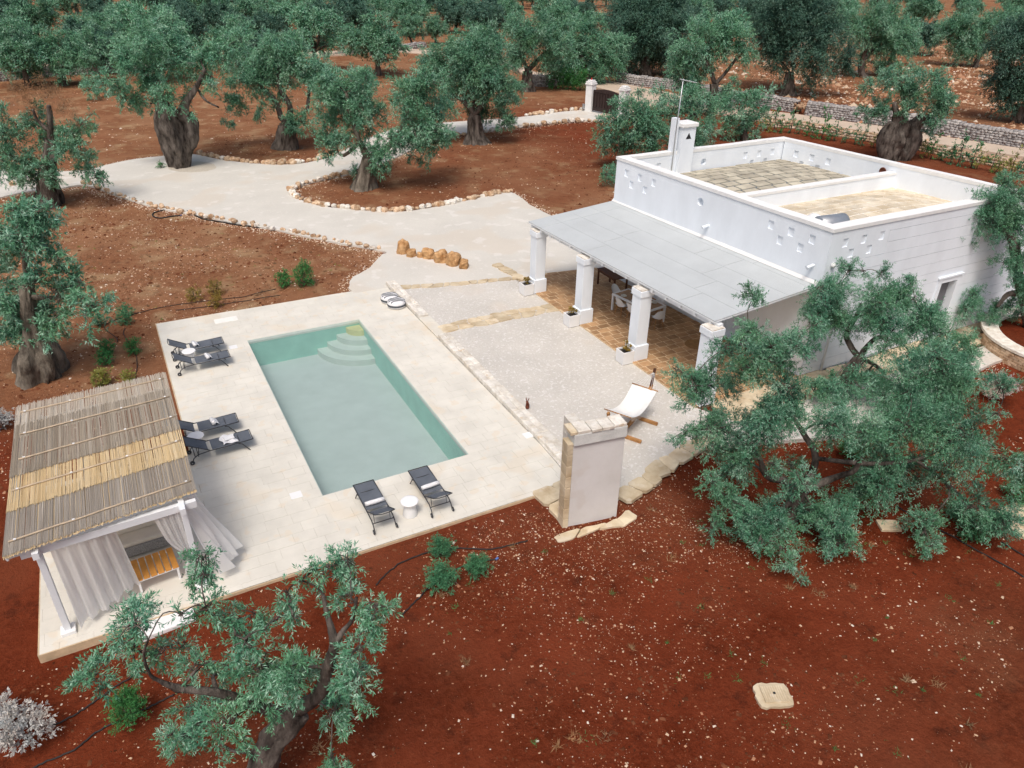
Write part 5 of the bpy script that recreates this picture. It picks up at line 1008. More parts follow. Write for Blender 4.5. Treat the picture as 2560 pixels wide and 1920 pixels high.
olive('dense olive at the far right edge behind the stone wall', (2548, 308), [(2548, 312, 18), (2546, 285, 13), (2548, 260, 10)], [], [(2542, 81, 36), (2513, 110, 36), (2545, 145, 46), (2522, 203, 42), (2560, 217, 42), (2530, 246, 28), (2499, 130, 22), (2580, 100, 50), (2590, 200, 50)], 2, 37, mat=LEAF_DARK, fill=3)
olive('olive behind the low stone wall at the upper left, trunk in front of the wall', (158, 215), [(158, 220, 14), (155, 195, 10), (152, 175, 8)], [], [(87, 124, 40), (130, 112, 40), (174, 124, 40), (72, 159, 27), (121, 150, 32), (168, 162, 28), (205, 162, 28), (226, 226, 15), (55, 178, 14), (225, 200, 16)], 2, 38, fill=3)
olive('olive with a leaning dark trunk at the upper left corner', (10, 202), [(8, 206, 10), (22, 165, 8), (30, 130, 6)], [], [(17, 87, 32), (43, 78, 27), (2, 130, 18), (-20, 110, 30), (60, 100, 20)], 2, 39)
olive('grey green olive behind the driveway tree, upper left', (268, 158), [(268, 162, 9), (266, 140, 7), (255, 110, 5)], [], [(231, 100, 40), (262, 68, 36), (215, 140, 28), (250, 150, 25), (290, 90, 36), (300, 50, 30)], 2, 40)

# far trees: a few kinds, many copies -------------------------------------
def far_kind(seed, mat, dense=1.):
    rng = np.random.default_rng(seed); w = MB(); top = np.array([rng.normal(0, .15), rng.normal(0, .15), 1.7])
    P, R = smooth_path([(0, 0, -.4), (0, 0, .05), (.05, 0, .8), tuple(top)], [.5, .4, .28, .22], 3); bark(w, P, R, 10, .2, seed)
    BL = []
    for k in range(15):
        a = rng.uniform(0, 2*PI); q = rng.uniform(0, 1)**.6*2.5; z = rng.uniform(2.1, 5.6)*(1-.04*q*q)+.2; r = rng.uniform(1.0, 1.6)*(1-.1*q)*dense; BL.append((np.array([q*math.cos(a), q*math.sin(a), z]), np.array([r, r, r*.95])))
        m_ = (top+BL[-1][0])/2+np.array([0, 0, .3]); P, R = smooth_path([top, m_, BL[-1][0]], [.11, .07, .03], 2); w.tube(P, R, 5, False)
    V, T, _ = crown_leaves(BL, .25, .09, 6, 4.2*dense, .45, seed, False)
    return w.mesh('trunk', BARK), fast_mesh('crown', V, 3, mat, T)
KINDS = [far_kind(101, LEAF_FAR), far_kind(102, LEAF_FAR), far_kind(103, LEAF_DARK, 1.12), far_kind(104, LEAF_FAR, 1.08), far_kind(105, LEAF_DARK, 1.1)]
def far_tree(P, k, sc, rz, label, group):
    root = empty('olive_tree', (P[0], P[1], float(soil_z(P[0], P[1]))), label, 'olive tree', group, rz)
    root.scale = (sc, sc, sc*random.Random(int(P[0]*7)).uniform(.9, 1.12))
    for nm, me in zip(('trunk', 'crown'), KINDS[k]): link(bpy.data.objects.new(nm, me), root)
FT = [(100, 118, 3, 1.25), (330, 120, 1, 1.1), (270, 75, 2, 1.1), (440, 108, 2, 1.3), (560, 95, 3, 1.15), (640, 100, 0, 1.2), (720, 92, 1, 1.1), (800, 95, 3, 1.1), (520, 60, 2, 1.1), (420, 60, 4, 1.1), (640, 52, 3, 1.1), (740, 45, 0, 1.), (860, 135, 1, .75), (900, 62, 0, 1.05), (955, 150, 1, .62), (1030, 118, 0, .8), (1090, 110, 3, .7), (1010, 62, 4, 1.0), (1140, 82, 2, 1.2), (1195, 92, 4, 1.25), (1270, 70, 3, 1.1), (1235, 55, 2, 1.1), (1360, 58, 0, 1.), (1410, 42, 4, 1.), (1790, 60, 2, 1.3), (1870, 70, 4, 1.25), (1725, 40, 2, 1.2), (2110, 55, 3, 1.), (2190, 35, 0, 1.), (2290, 58, 3, .95), (2240, 15, 4, .9), (2420, 12, 2, .8), (2330, 5, 0, .8), (2540, 30, 4, .8), (2500, 5, 3, .8), (180, 60, 0, 1.2), (30, 70, 1, 1.2), (360, 35, 3, 1.1), (590, 22, 2, 1.1), (840, 25, 1, 1.), (940, 18, 2, 1.), (1070, 28, 3, 1.), (1170, 35, 0, 1.), (1330, 15, 2, 1.), (1480, 18, 3, 1.), (1560, 30, 4, 1.1), (1660, 12, 0, 1.), (1830, 18, 3, 1.), (1930, 22, 2, 1.1), (2030, 8, 0, 1.), (470, 15, 0, 1.), (250, 20, 2, 1.), (110, 25, 3, 1.1), (700, 12, 4, 1.), (1250, 10, 4, 1.), (1750, 0, 2, 1.)]
r = random.Random(77)
for (u, v, k, sc) in FT:
    P = px(u, v); g = ('dense grove left', 'olive tree of the dense far grove at the top left') if u < 880 else (('dark grove centre', 'olive tree of the far orchard above the driveway and gate') if u < 1700 else ('slope trees', 'olive tree of the far orchard on the slope above the house'))
    far_tree(P, k, sc, r.uniform(0, 6.28), g[1], 'far '+g[0])
TAKEN = [tuple(px(u, v)[:2]) for u, v, k, sc in FT]
dd = 98.
while dd < 330:                                              # orchard rows on to the horizon
    nth = int(1.5*dd/12.)
    for j in range(nth):
        th = YAW-.75+1.5*(j+.5)/nth+r.uniform(-.018, .018); q = dd+r.uniform(-4, 4); P = (CAM[0]+math.sin(th)*q, CAM[1]+math.cos(th)*q); rel = th-YAW
        if rel > .2 and r.random() < (.55 if q < 190 else .3): continue
        if dd < 125 and rel > -.15: continue
        if min((P[0]-a)**2+(P[1]-c)**2 for a, c in TAKEN) < 64: continue
        lb = 'olive tree in the distant rows at the top left' if rel < -.2 else ('olive tree in the distant rows above the gate' if rel < .2 else 'olive tree in the distant rows above the stony slope')
        far_tree(P, r.randrange(5), r.uniform(1., 1.35), r.uniform(0, 6.28), lb, lb.replace('olive tree in the ', ''))
    dd *= 1.115

# shrubs ---------------------------------------------------------------
def shrub(name, label, uv, rpx, mat, group, L=.05, W=.014, k=8, lai=4.5, flat=.9, seed=1, tb=.5, lobes=1, cat='shrub'):
    P = px(*uv, -.06); dep = depth(P); s = dep/F_PX; R = rpx*s*1.28; root = empty(name, (P.x, P.y, -.07), label, cat, group); rng = np.random.default_rng(seed)
    BL = []
    for q in range(lobes):
        o = rng.normal(0, .35, 3)*R*(lobes > 1); BL.append((np.array([o[0], o[1], R*flat*(.75+.15*q*(lobes > 1))]), np.array([R, R, R*flat])*(.85 if lobes == 1 else .6)))
    V, T, subs = crown_leaves(BL, L, W, k, lai, L*1.4, seed, True, droop=-.1, tbase=tb, stray=0., tight=(.8, 1.02), ntw=60); m = MB()
    for c, sc in subs:
        for q in sc[:10]: m.tube([(0, 0, 0), tuple(q[1]*.9), tuple(q[2])], [.014, .009, .004], 4, False)
    m.build('stem', BARK, root); link(bpy.data.objects.new('foliage', fast_mesh('foliage', V, 4, mat, T)), root); return root
shrub('round_shrub', 'round green shrub nearest the deck edge, first of three by the irrigation hose', (1106, 1385), 27, LEAF_BLUE, 'three round shrubs by the hose', lai=6, seed=1)
shrub('round_shrub', 'round green shrub at the end of the hose with the blue fitting', (1193, 1432), 28, LEAF_BLUE, 'three round shrubs by the hose', lai=6, seed=2)
shrub('round_shrub', 'largest round green shrub, lowest of the three by the hose', (1105, 1466), 34, LEAF_BLUE, 'three round shrubs by the hose', lai=6, seed=3)
shrub('conifer_shrub', 'dark green feathery shrub between two hoses at the lower left', (327, 1800), 42, LEAF_BRIGHT, None, lai=5, seed=4, flat=1.1)
shrub('silver_shrub', 'silvery white leafed shrub at the lower left, the more complete one', (73, 1850), 58, LEAF_SILVER, 'silver shrubs', L=.07, W=.03, lai=4, seed=5)
shrub('silver_shrub', 'silvery white leafed shrub cut by the left edge', (3, 1815), 50, LEAF_SILVER, 'silver shrubs', L=.07, W=.03, lai=4, seed=6)
shrub('silver_shrub', 'silvery shrub beside the far left corner of the reed roof', (12, 1070), 32, LEAF_SILVER, 'silver shrubs', L=.06, W=.025, lai=4, seed=7)
for i, (u, v, R, mt, lab) in enumerate([(272, 882, 18, LEAF_BRIGHT, 'upper of the two touching bright green balls left of the deck'), (264, 912, 18, LEAF_BRIGHT, 'lower of the two touching bright green balls left of the deck'), (334, 880, 18, LEAF_BRIGHT, 'single bright green ball shrub nearest the far deck corner'), (313, 788, 15, LEAF_BLUE, 'upper of the paired dusty teal shrubs above the deck corner'), (315, 809, 15, LEAF_BLUE, 'lower of the paired dusty teal shrubs above the deck corner'), (250, 815, 13, LEAF_BLUE, 'small teal shrub under the hanging branch of the left edge olive'),
      (256, 964, 23, LEAF_YEL, 'yellow green shrub behind the reed roof'), (322, 955, 15, LEAF_YEL, 'low yellow green shrub peeking over the reed roof'), (487, 750, 18, LEAF_OCH, 'ochre shrub, left of three in the bed above the deck'), (540, 736, 19, LEAF_OCH, 'ochre shrub, upper of three in the bed above the deck'), (540, 768, 18, LEAF_OCH, 'ochre shrub, lowest of three in the bed above the deck'), (712, 714, 19, LEAF_BRIGHT, 'smaller dark green shrub beside the gravel patch'), (760, 714, 25, LEAF_BRIGHT, 'taller dark green shrub beside the gravel patch')]):
    shrub('garden_shrub', lab, (u, v), R, mt, 'planted shrubs beyond the deck', L=.07, W=.022, lai=4.5 if mt != LEAF_OCH else 2.6, seed=20+i, flat=1.15 if i == 12 else .9)
for i, (u, v, R, mt, lab) in enumerate([(2541, 1250, 34, LEAF_BLUE, 'dark teal shrub at the right edge above the stepping slabs'), (2396, 1298, 32, LEAF_BLUE, 'teal shrub left of the stepping slabs'), (2425, 1352, 32, LEAF_BLUE, 'teal shrub below the stepping slabs beside the hose'), (2490, 1000, 36, LEAF_SILVER, 'pale silver shrub at the right behind the big olive crown'), (2130, 1150, 34, LEAF_BRIGHT, 'grassy green shrub behind the big olive trunk')]):
    shrub('garden_shrub', lab, (u, v), R, mt, 'shrubs at the right of the garden', L=.06, W=.018, lai=4, seed=50+i)
shrub('grass_tuft', 'low green tuft at the foot of the driveway olive trunk', (404, 422), 11, LEAF_BRIGHT, None, L=.12, W=.02, lai=3, flat=.5, seed=91, cat='grass tuft')
# planters
for i, ((u, v), lab) in enumerate([((1313.6, 736), 'white cube planter with a small plant at the farthest column'), ((1425, 817), 'white cube planter with a small plant at the second column'), ((1558.5, 909), 'white cube planter with a small plant at the third column')]):
    P = px(u, v, .05); t = empty('planter', (P.x+.27, P.y+.12, .05), lab, 'planter', 'white planters at the columns'); t.location = (COLS[i][0]-.27, COLS[i][1]+.22, .055)
    m = MB(); S = .25
    m.add([(-S*.93, -S*.93, .02), (S*.93, -S*.93, .02), (S*.93, S*.93, .02), (-S*.93, S*.93, .02), (-S, -S, .52), (S, -S, .52), (S, S, .52), (-S, S, .52), (-S*.85, -S*.85, .52), (S*.85, -S*.85, .52), (S*.85, S*.85, .52), (-S*.85, S*.85, .52), (-S*.82, -S*.82, .42), (S*.82, -S*.82, .42), (S*.82, S*.82, .42), (-S*.82, S*.82, .42)],
          [(0, 1, 5, 4), (1, 2, 6, 5), (2, 3, 7, 6), (3, 0, 4, 7), (4, 5, 9, 8), (5, 6, 10, 9), (6, 7, 11, 10), (7, 4, 8, 11), (8, 9, 13, 12), (9, 10, 14, 13), (10, 11, 15, 14), (11, 8, 12, 15), (0, 3, 2, 1)]); m.build('pot', PLASTIC, t)
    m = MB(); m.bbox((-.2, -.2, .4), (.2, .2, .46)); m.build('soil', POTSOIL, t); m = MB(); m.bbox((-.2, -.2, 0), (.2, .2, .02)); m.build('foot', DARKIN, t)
    V, T, _ = crown_leaves([(np.array([.0, .0, .66]), np.array([.19, .19, .17]))], .06, .04, 5, 3.6, .06, 60+i, True, 0., stray=0., tight=(.5, 1.)); link(bpy.data.objects.new('plant', fast_mesh('plant', V, 4, LEAF_OCH if i == 1 else LEAF_YEL if i == 3 else LEAF_OCH, T)), t)
    m = MB(); r = random.Random(i)
    for q in range(6): m.tube([(r.uniform(-.04, .04), r.uniform(-.04, .04), .45), (r.uniform(-.1, .1), r.uniform(-.1, .1), .66)], [.012, .006], 5)
    m.build('stalks', BARK, t)

# ================================================================== STONES, WALLS, GATE
ROCKS = []
for k in range(9):
    m = MB(); m.rock((0, 0, 0), (1, 1, 1), k+1, sub=2 if k < 9 else 1, rough=.28); ROCKS.append(m.mesh('stone', STONE_O))
ROCKSW = []
for k in range(4):
    m = MB(); m.rock((0, 0, 0), (1, 1, 1), k+31, sub=2, rough=.28); ROCKSW.append(m.mesh('stone', STONE_W))
def stone_row(label, pts, step, size, seed, z=0., pale=.35, jit=.1):
    P = resample([(p.x, p.y) for p in pxs(pts)], step); t = empty('stone_border', (P[0][0], P[0][1], 0), label, 'stone border'); r = random.Random(seed)
    for p in P:
        s = size*r.uniform(.65, 1.35); o = bpy.data.objects.new('stone', (ROCKSW if r.random() < pale else ROCKS)[r.randrange(4)])
        o.location = (p[0]-P[0][0]+r.uniform(-jit, jit), p[1]-P[0][1]+r.uniform(-jit, jit), z+s*.35); o.scale = (s*r.uniform(.8, 1.3), s*r.uniform(.7, 1.1), s*r.uniform(.6, 1.)); o.rotation_euler = (r.uniform(-.3, .3), r.uniform(-.3, .3), r.uniform(0, 6.28)); link(o, t)
stone_row('row of orange and white stones curving round the island bed', [(1278, 478), (1204, 492), (1122, 509), (1042, 523), (984, 528), (926, 526), (868, 521), (810, 515), (765, 504), (732, 489), (726, 474), (752, 463), (800, 449), (860, 437), (914, 423)], .33, .2, 1)
stone_row('row of small broken stones along the lower edge of the driveway', [(215, 458), (289, 486), (382, 515), (486, 535), (579, 553), (671, 569), (764, 588), (856, 607), (961, 625)], .33, .15, 2, pale=.25, jit=.16)
stone_row('row of stones along the upper driveway edge below the split trunk olive', [(494, 384), (520, 390), (560, 399), (620, 406), (680, 410), (740, 408), (790, 400), (830, 388)], .42, .24, 3, pale=.2)
stone_row('row of stones along the far side of the gate drive', [(1315, 289), (1355, 285), (1390, 280), (1467, 273)], .6, .26, 4, pale=.4)
stone_row('row of stones along the near side of the gate drive', [(1520, 303), (1451, 303), (1380, 309), (1308, 317), (1220, 328), (1125, 342)], .6, .26, 5, pale=.4)
stone_row('scattered stones at the left end of the driveway', [(30, 462), (75, 450), (110, 455)], .5, .2, 6)
for i, (u, v, sx, sz, lab) in enumerate([(1008, 632, .32, .42, 'tall upright orange boulder leading the row at the gravel edge'), (1030, 640, .26, .24, 'low orange boulder next to the tall upright one'), (1050, 642, .18, .15, 'smallest stone in the boulder row'), (1071, 644, .34, .3, 'broad pale orange boulder in the middle of the boulder row'), (1103, 654, .34, .36, 'rounded tan boulder, third from the end of the boulder row'), (1134, 661, .36, .38, 'big bright orange boulder, second from the end of the boulder row'), (1160, 669, .28, .26, 'blocky boulder ending the boulder row beside a hose')]):
    P = px(u, v); m = MB(); m.rock((0, 0, 0), (sx*1.1, sx*.9, sz*1.1), 60+i, i*.7, 3, .3); o = m.build('boulder', STONE_OO); o.location = (P.x, P.y, sz*.6); tag(o, lab, 'boulder', 'orange boulders')

def dry_wall(label, pts, h, w, size, mat, seed, name='dry_stone_wall', z0=-.1):
    """courses of fitted rubble; stones are about 8 px or less in the photo, so they are one joined part"""
    r = np.random.default_rng(seed); G = [np.array((p.x, p.y)) for p in pxs(pts)]; root = empty(name, (G[0][0], G[0][1], 0), label, 'stone wall'); core = MB(); V = []; Fc = []; T = []
    cube = np.array([(-1,-1,-1),(1,-1,-1),(1,1,-1),(-1,1,-1),(-1,-1,1),(1,-1,1),(1,1,1),(-1,1,1)], float); cf = [(0,3,2,1),(4,5,6,7),(0,1,5,4),(1,2,6,5),(2,3,7,6),(3,0,4,7)]
    for a, b in zip(G[:-1], G[1:]):
        d = (b-a); L = np.linalg.norm(d); d = d/L; n = np.array([-d[1], d[0]]); core.bar((*a, h*.42), (*b, h*.42), w*.7, h*.86+.2)
        rows = int(h/(size*.72))+1
        for q in range(rows+1):
            x = 0.
            while x < L:
                l = size*r.uniform(.7, 1.6); hh = size*r.uniform(.6, .95); z = z0+(q+.5)*h/rows*(1+.06*math.sin(x*.35+seed)); tap = w*(.5-.1*q/rows)
                if q == rows: sides = (0.,); dw = w*.42; z = z0+h*(1+.07*math.sin(x*.35+seed)+r.normal(0, .03))
                else: sides = (-tap, tap); dw = size*.5
                for sd in sides:
                    c = a+d*(x+l/2)+n*(sd+r.normal(0, .02)); k = len(V); sh = cube*np.array([l*.48, dw, hh*.48])*r.uniform(.82, 1.08, (8, 3)); an = r.normal(0, .1); ca, sa = math.cos(an), math.sin(an)
                    for vx, vy, vz in sh: vx, vz = vx*ca-vz*sa, vx*sa+vz*ca; p = c+d*vx+n*vy; V.append((p[0], p[1], z+vz))
                    Fc += [tuple(k+i for i in f) for f in cf]; T += [min(1, max(0, r.normal(.5, .25)))]*6
                x += l
    core.build('core', mat, root, world=True); o = link(bpy.data.objects.new('rubble', idx_mesh('rubble', np.array(V)-np.array(root.location), Fc, mat, T)), root); o['kind'] = 'stuff'; return root
dry_wall('grey dry stone wall along the road behind the house, right stretch', [(2015, 285), (2122, 299), (2232, 313), (2340, 331), (2450, 350), (2600, 374)], 1.15, .7, .3, STONE_G, 1)
dry_wall('short grey dry stone wall stretch left of the rubble gap, above the antenna', [(1880, 262), (1931, 270), (1985, 279)], 1.15, .7, .3, STONE_G, 2)
dry_wall('grey dry stone wall beyond the road at the gate', [(1545, 205), (1600, 214), (1679, 223), (1760, 238), (1870, 260)], 1.1, .7, .32, STONE_G, 3)
dry_wall('grey dry stone wall left of the gate behind the leaning olive', [(1330, 212), (1368, 214), (1420, 205)], 1.2, .7, .32, STONE_G, 4)
dry_wall('pale low dry stone wall at the upper left behind the driveway', [(-20, 205), (60, 196), (150, 186), (230, 182), (300, 176), (400, 170), (480, 164)], 1., .7, .34, STONE_G, 5)
dry_wall('low orange rubble wall behind the young hedge', [(1905, 312), (1990, 318), (2100, 338), (2210, 356), (2290, 370), (2400, 395), (2600, 432)], .6, .6, .28, STONE_R, 6, 'rubble_wall')
dry_wall('low pale rubble wall at the back of the grove, centre', [(930, 140), (1000, 128), (1060, 118)], .8, .6, .4, STONE_G, 7)
m = MB(); r = random.Random(4)
gp = empty('rubble_gap', tuple(px(2000, 284)), 'heap of orange stones filling the gap in the grey wall', 'stone heap')
for k in range(26): m = MB(); P = px(1983+r.uniform(0, 34), 280+r.uniform(-2, 5)); s = r.uniform(.14, .28); m.rock((P.x, P.y, r.uniform(0, .8)), (s, s*.9, s*.8), k, r.uniform(0, 6), 1); m.build('stone', STONE_R, gp, world=True)
# road
RD = [(-60, 165), (300, 150), (600, 140), (860, 128), (950, 118), (1100, 130), (1250, 150), (1340, 183), (1430, 188), (1560, 212), (1640, 228), (1760, 250), (1900, 278), (1989, 288), (2122, 308), (2232, 322), (2340, 342), (2620, 385), (2640, 408), (2400, 372), (2230, 345), (2100, 326), (1990, 306), (1880, 300), (1740, 275), (1640, 262), (1540, 300), (1500, 290), (1540, 262), (1560, 238), (1430, 206), (1340, 196), (1250, 164), (1100, 140), (950, 127), (860, 138), (600, 150), (300, 160), (-60, 176)]
b = MB(); b.prism([tuple(p[:2]) for p in pxs(RD)], -.4, .13); tag(b.build('road', ROADM), 'dusty country road behind the gate and walls', kind='structure')
# gate
def pillar(P, label):
    t = empty('gate_pillar', (P.x, P.y, 0), label, 'gate pillar', rz=.35); m = MB(); m.rbox((0, 0, 1.2), (.72, .72, 2.5), .02); m.build('shaft', COPING, t)
    m = MB(); m.rbox((0, 0, 2.53), (.86, .86, .14), .02); m.rbox((0, 0, 2.68), (.74, .74, .14), .03); m.rbox((0, 0, 2.82), (.56, .56, .12), .03); m.build('cap', COPING, t); return t
g1, g2 = px(1474, 278), px(1556, 296); pillar(g1, 'left cream stone gate pillar with a red lamp'); pillar(g2, 'right cream stone gate pillar half hidden by leaves')
m = MB(); m.lathe((0, 0, 0), [(.05, 0), (.06, .06), (.05, .16), (.01, .2)], 10); o = m.build('gate_lamp', RED); o.location = (g1.x, g1.y, 2.88); tag(o, 'small red lamp on top of the left gate pillar', 'lamp')
m = MB(); m.rbox((0, 0, .5), (.2, .2, .5), .02); o = m.build('meter_box', STEEL); q = px(1458, 277); o.location = (q.x, q.y, -.1); tag(o, 'small grey control box at the foot of the left gate pillar', 'box')
dv = Vector((g2.x-g1.x, g2.y-g1.y, 0)); gl = dv.length; ga = empty('gate', tuple((g1+g2)/2), 'dark brown metal gate between the cream pillars', 'gate', rz=math.atan2(dv.y, dv.x))
m = MB(); m.grid(18, 2, lambda a, v: (-gl/2+.42+(gl-.84)*a, 0, .18+v*(1.85+.22*math.sin(PI*a))), False); m.build('sheet', GATEM, ga)
m = MB()
for z in (.2, .5, 1.9): m.bar((-gl/2+.4, 0, z), (gl/2-.4, 0, z), .07, .07)
for x in (-gl/2+.42, 0, gl/2-.42): m.bar((x, 0, .1), (x, 0, 2.05), .07, .07)
m.build('frame', GATEM, ga)
for k in range(10): m = MB(); x = -gl/2+.55+(gl-1.1)*k/9; m.bar((x, -.05, .55), (x, -.05, 1.85), .1, .02); m.build('slat', GATEM, ga)
P = px(984, 122); m = MB(); m.rbox((0, 0, .4), (.35, .3, .95), .06); o = m.build('marker_stone', PLASTIC); o.location = (P.x, P.y, 0); tag(o, 'small white marker stone on the far road', 'marker stone')
# hedge of young plants
hp = resample([tuple(p[:2]) for p in pxs([(1915, 326), (1990, 332), (2100, 353), (2210, 372), (2290, 387), (2400, 412), (2580, 447)])], .72); r = random.Random(9)
HK = []
for k in range(4):
    rng = np.random.default_rng(200+k); BL = [(np.array([rng.normal(0, .1), rng.normal(0, .1), z]), np.array([q, q, .25])) for z, q in ((.3, .36), (.65, .3), (1., .2), (1.3, .11))]
    V, T, sb = crown_leaves(BL, .13, .06, 6, 1.9, .2, 300+k, False, 0., tbase=.6); m = MB(); m.tube([(0, 0, -.05), (.02, 0, .6), (0, .02, 1.3)], [.03, .02, .008], 5); HK.append((m.mesh('stem', BARK), fast_mesh('foliage', V, 3, LEAF_BRIGHT if k == 0 else LEAF_YEL if k == 3 else LEAF_BLUE, T)))
for i, p in enumerate(hp):
    t = empty('hedge_plant', (p[0]+r.uniform(-.2, .2), p[1]+r.uniform(-.2, .2), -.06), 'young leafy hedge plant in the row before the orange rubble wall', 'hedge plant', 'hedge plants along the road', r.uniform(0, 6)); s = r.uniform(.8, 1.5); t.scale = (s, s, s*r.uniform(.8, 1.2))
    for nm, me in zip(('stem', 'foliage'), HK[r.choice((0, 1, 2, 2, 3))]): link(bpy.data.objects.new(nm, me), t)
for i, (u, v, R) in enumerate([(1390, 222, 30), (1420, 224, 26), (1450, 226, 26)]): shrub('hedge_shrub', ['dark shrub at the wall left of the gate, first of three', 'dark shrub at the wall left of the gate, middle of three', 'dark shrub at the wall left of the gate, nearest the pillar'][i], (u, v), R, LEAF_BRIGHT, 'shrubs by the gate', L=.16, W=.06, k=6, lai=3, seed=70+i)
# raised round bed at the right
C0 = px(2650, 880); rb = empty('raised_bed', (C0.x, C0.y, 0), 'raised round planting bed with a pale cap and rubble side cut by the right edge', 'raised bed'); RO = (C0-px(2469, 848, .4)).length
m = MB(); n = 48
for k in range(n):
    a0, a1 = 2*PI*k/n, 2*PI*(k+1)/n
    m.add([(RO*math.cos(a), RO*math.sin(a), z) for a in (a0, a1) for z in (.5, .6)]+[((RO-.62)*math.cos(a), (RO-.62)*math.sin(a), z) for a in (a0, a1) for z in (.5, .6)], [(0, 2, 3, 1), (1, 3, 7, 5), (4, 5, 7, 6), (0, 4, 6, 2)])
m.build('cap', STONE_W, rb); r = random.Random(6); V = MB()
for q in range(5):
    nk = 46
    for k in range(nk):
        a = 2*PI*(k+.5*(q % 2))/nk; 
        if not (PI*.75 < a % (2*PI) < PI*1.75): continue
        o = MB(); o.rbox(((RO-.14)*math.cos(a), (RO-.14)*math.sin(a), -.02+.105*q), (.2, 2*PI*RO/nk*.93, .098), .012, rz=a); o.build('stone', STONE_O, rb)
m = MB(); m.lathe((0, 0, 0), [(RO-.22, -.2), (RO-.22, .499)], n, cap=False); m.build('core', STONE_R, rb); m = MB(); m.lathe((0, 0, 0), [(RO-.5, .44), (.3, .5), (.001, .5)], n, cap=False); m.build('bed_soil', SOIL, rb)
V, T, _ = crown_leaves([(np.array([-1.6, -.6, .7]), np.array([.25, .25, .2]))], .07, .05, 5, 1.5, .1, 9, True); link(bpy.data.objects.new('flowers', fast_mesh('flowers', V, 4, YFLOWER, T)), rb)

# hoses
def hose(label, pts, rad=.018, z=-.035, fit=False):
    P = [p for p in catmull([tuple(q) for q in pxs(pts, z)], 8)]; r = random.Random(len(pts)); P = [(p[0]+r.uniform(-.015, .015), p[1]+r.uniform(-.015, .015), float(soil_z(p[0], p[1]))+rad*.9+.012) for p in P]
    t = empty('irrigation_hose', P[0], label, 'hose'); m = MB(); m.tube(P, rad, 6); m.build('pipe', HOSE, t, world=True)
    if fit: m = MB(); m.tube([P[-1], (P[-1][0]+.08, P[-1][1]+.02, P[-1][2]+.01)], .03, 8); m.build('fitting', BLUE, t, world=True)
hose('black hose running past the first round shrub towards the plaster wall', [(940, 1460), (975, 1425), (1010, 1400), (1080, 1375), (1140, 1369), (1230, 1370), (1320, 1350)])
hose('black hose with a blue end fitting at the second round shrub', [(1000, 1540), (1040, 1500), (1075, 1465), (1130, 1425), (1170, 1408), (1205, 1400), (1240, 1397)], fit=True)
hose('black hose from the silver shrub up towards the deck slab', [(120, 1803), (160, 1785), (220, 1750), (285, 1705), (330, 1680)])
hose('black hose along the lower left corner below the dark shrub', [(40, 1925), (110, 1890), (180, 1860), (240, 1815), (300, 1788), (370, 1760), (435, 1732)])
hose('black hose behind the bottom edge olive crown', [(600, 1595), (640, 1570), (680, 1552), (740, 1520)])
hose('bundle of black hose along the lower driveway stones', [(468, 528), (506, 546), (570, 557), (633, 566), (690, 573)], .04)
hose('black hose loop lying on the soil below the driveway', [(465, 530), (440, 526), (408, 525), (384, 532), (384, 541), (402, 545), (428, 541), (450, 539)], .035, fit=True)
hose('thin hose curving past the paired teal shrubs', [(690, 720), (600, 741), (506, 752), (405, 766), (335, 783), (270, 806), (262, 820), (290, 842), (293, 853)], .014)
hose('thin hose along the top edge of the deck', [(700, 736), (585, 755), (519, 766), (440, 774)], .014)
hose('thin hose between the single green ball and the reed roof', [(312, 818), (308, 832), (322, 855), (340, 890), (342, 920), (336, 945)], .014)
hose('black hose across the soil at the right, upper one', [(2240, 1265), (2300, 1298), (2345, 1322), (2440, 1372), (2570, 1446)])
hose('black hose across the soil at the right edge, shorter one', [(2505, 1352), (2540, 1375), (2600, 1410)])
hose('short black hose at the end of the boulder row', [(1090, 655), (1120, 668), (1140, 673), (1160, 668)], .03)

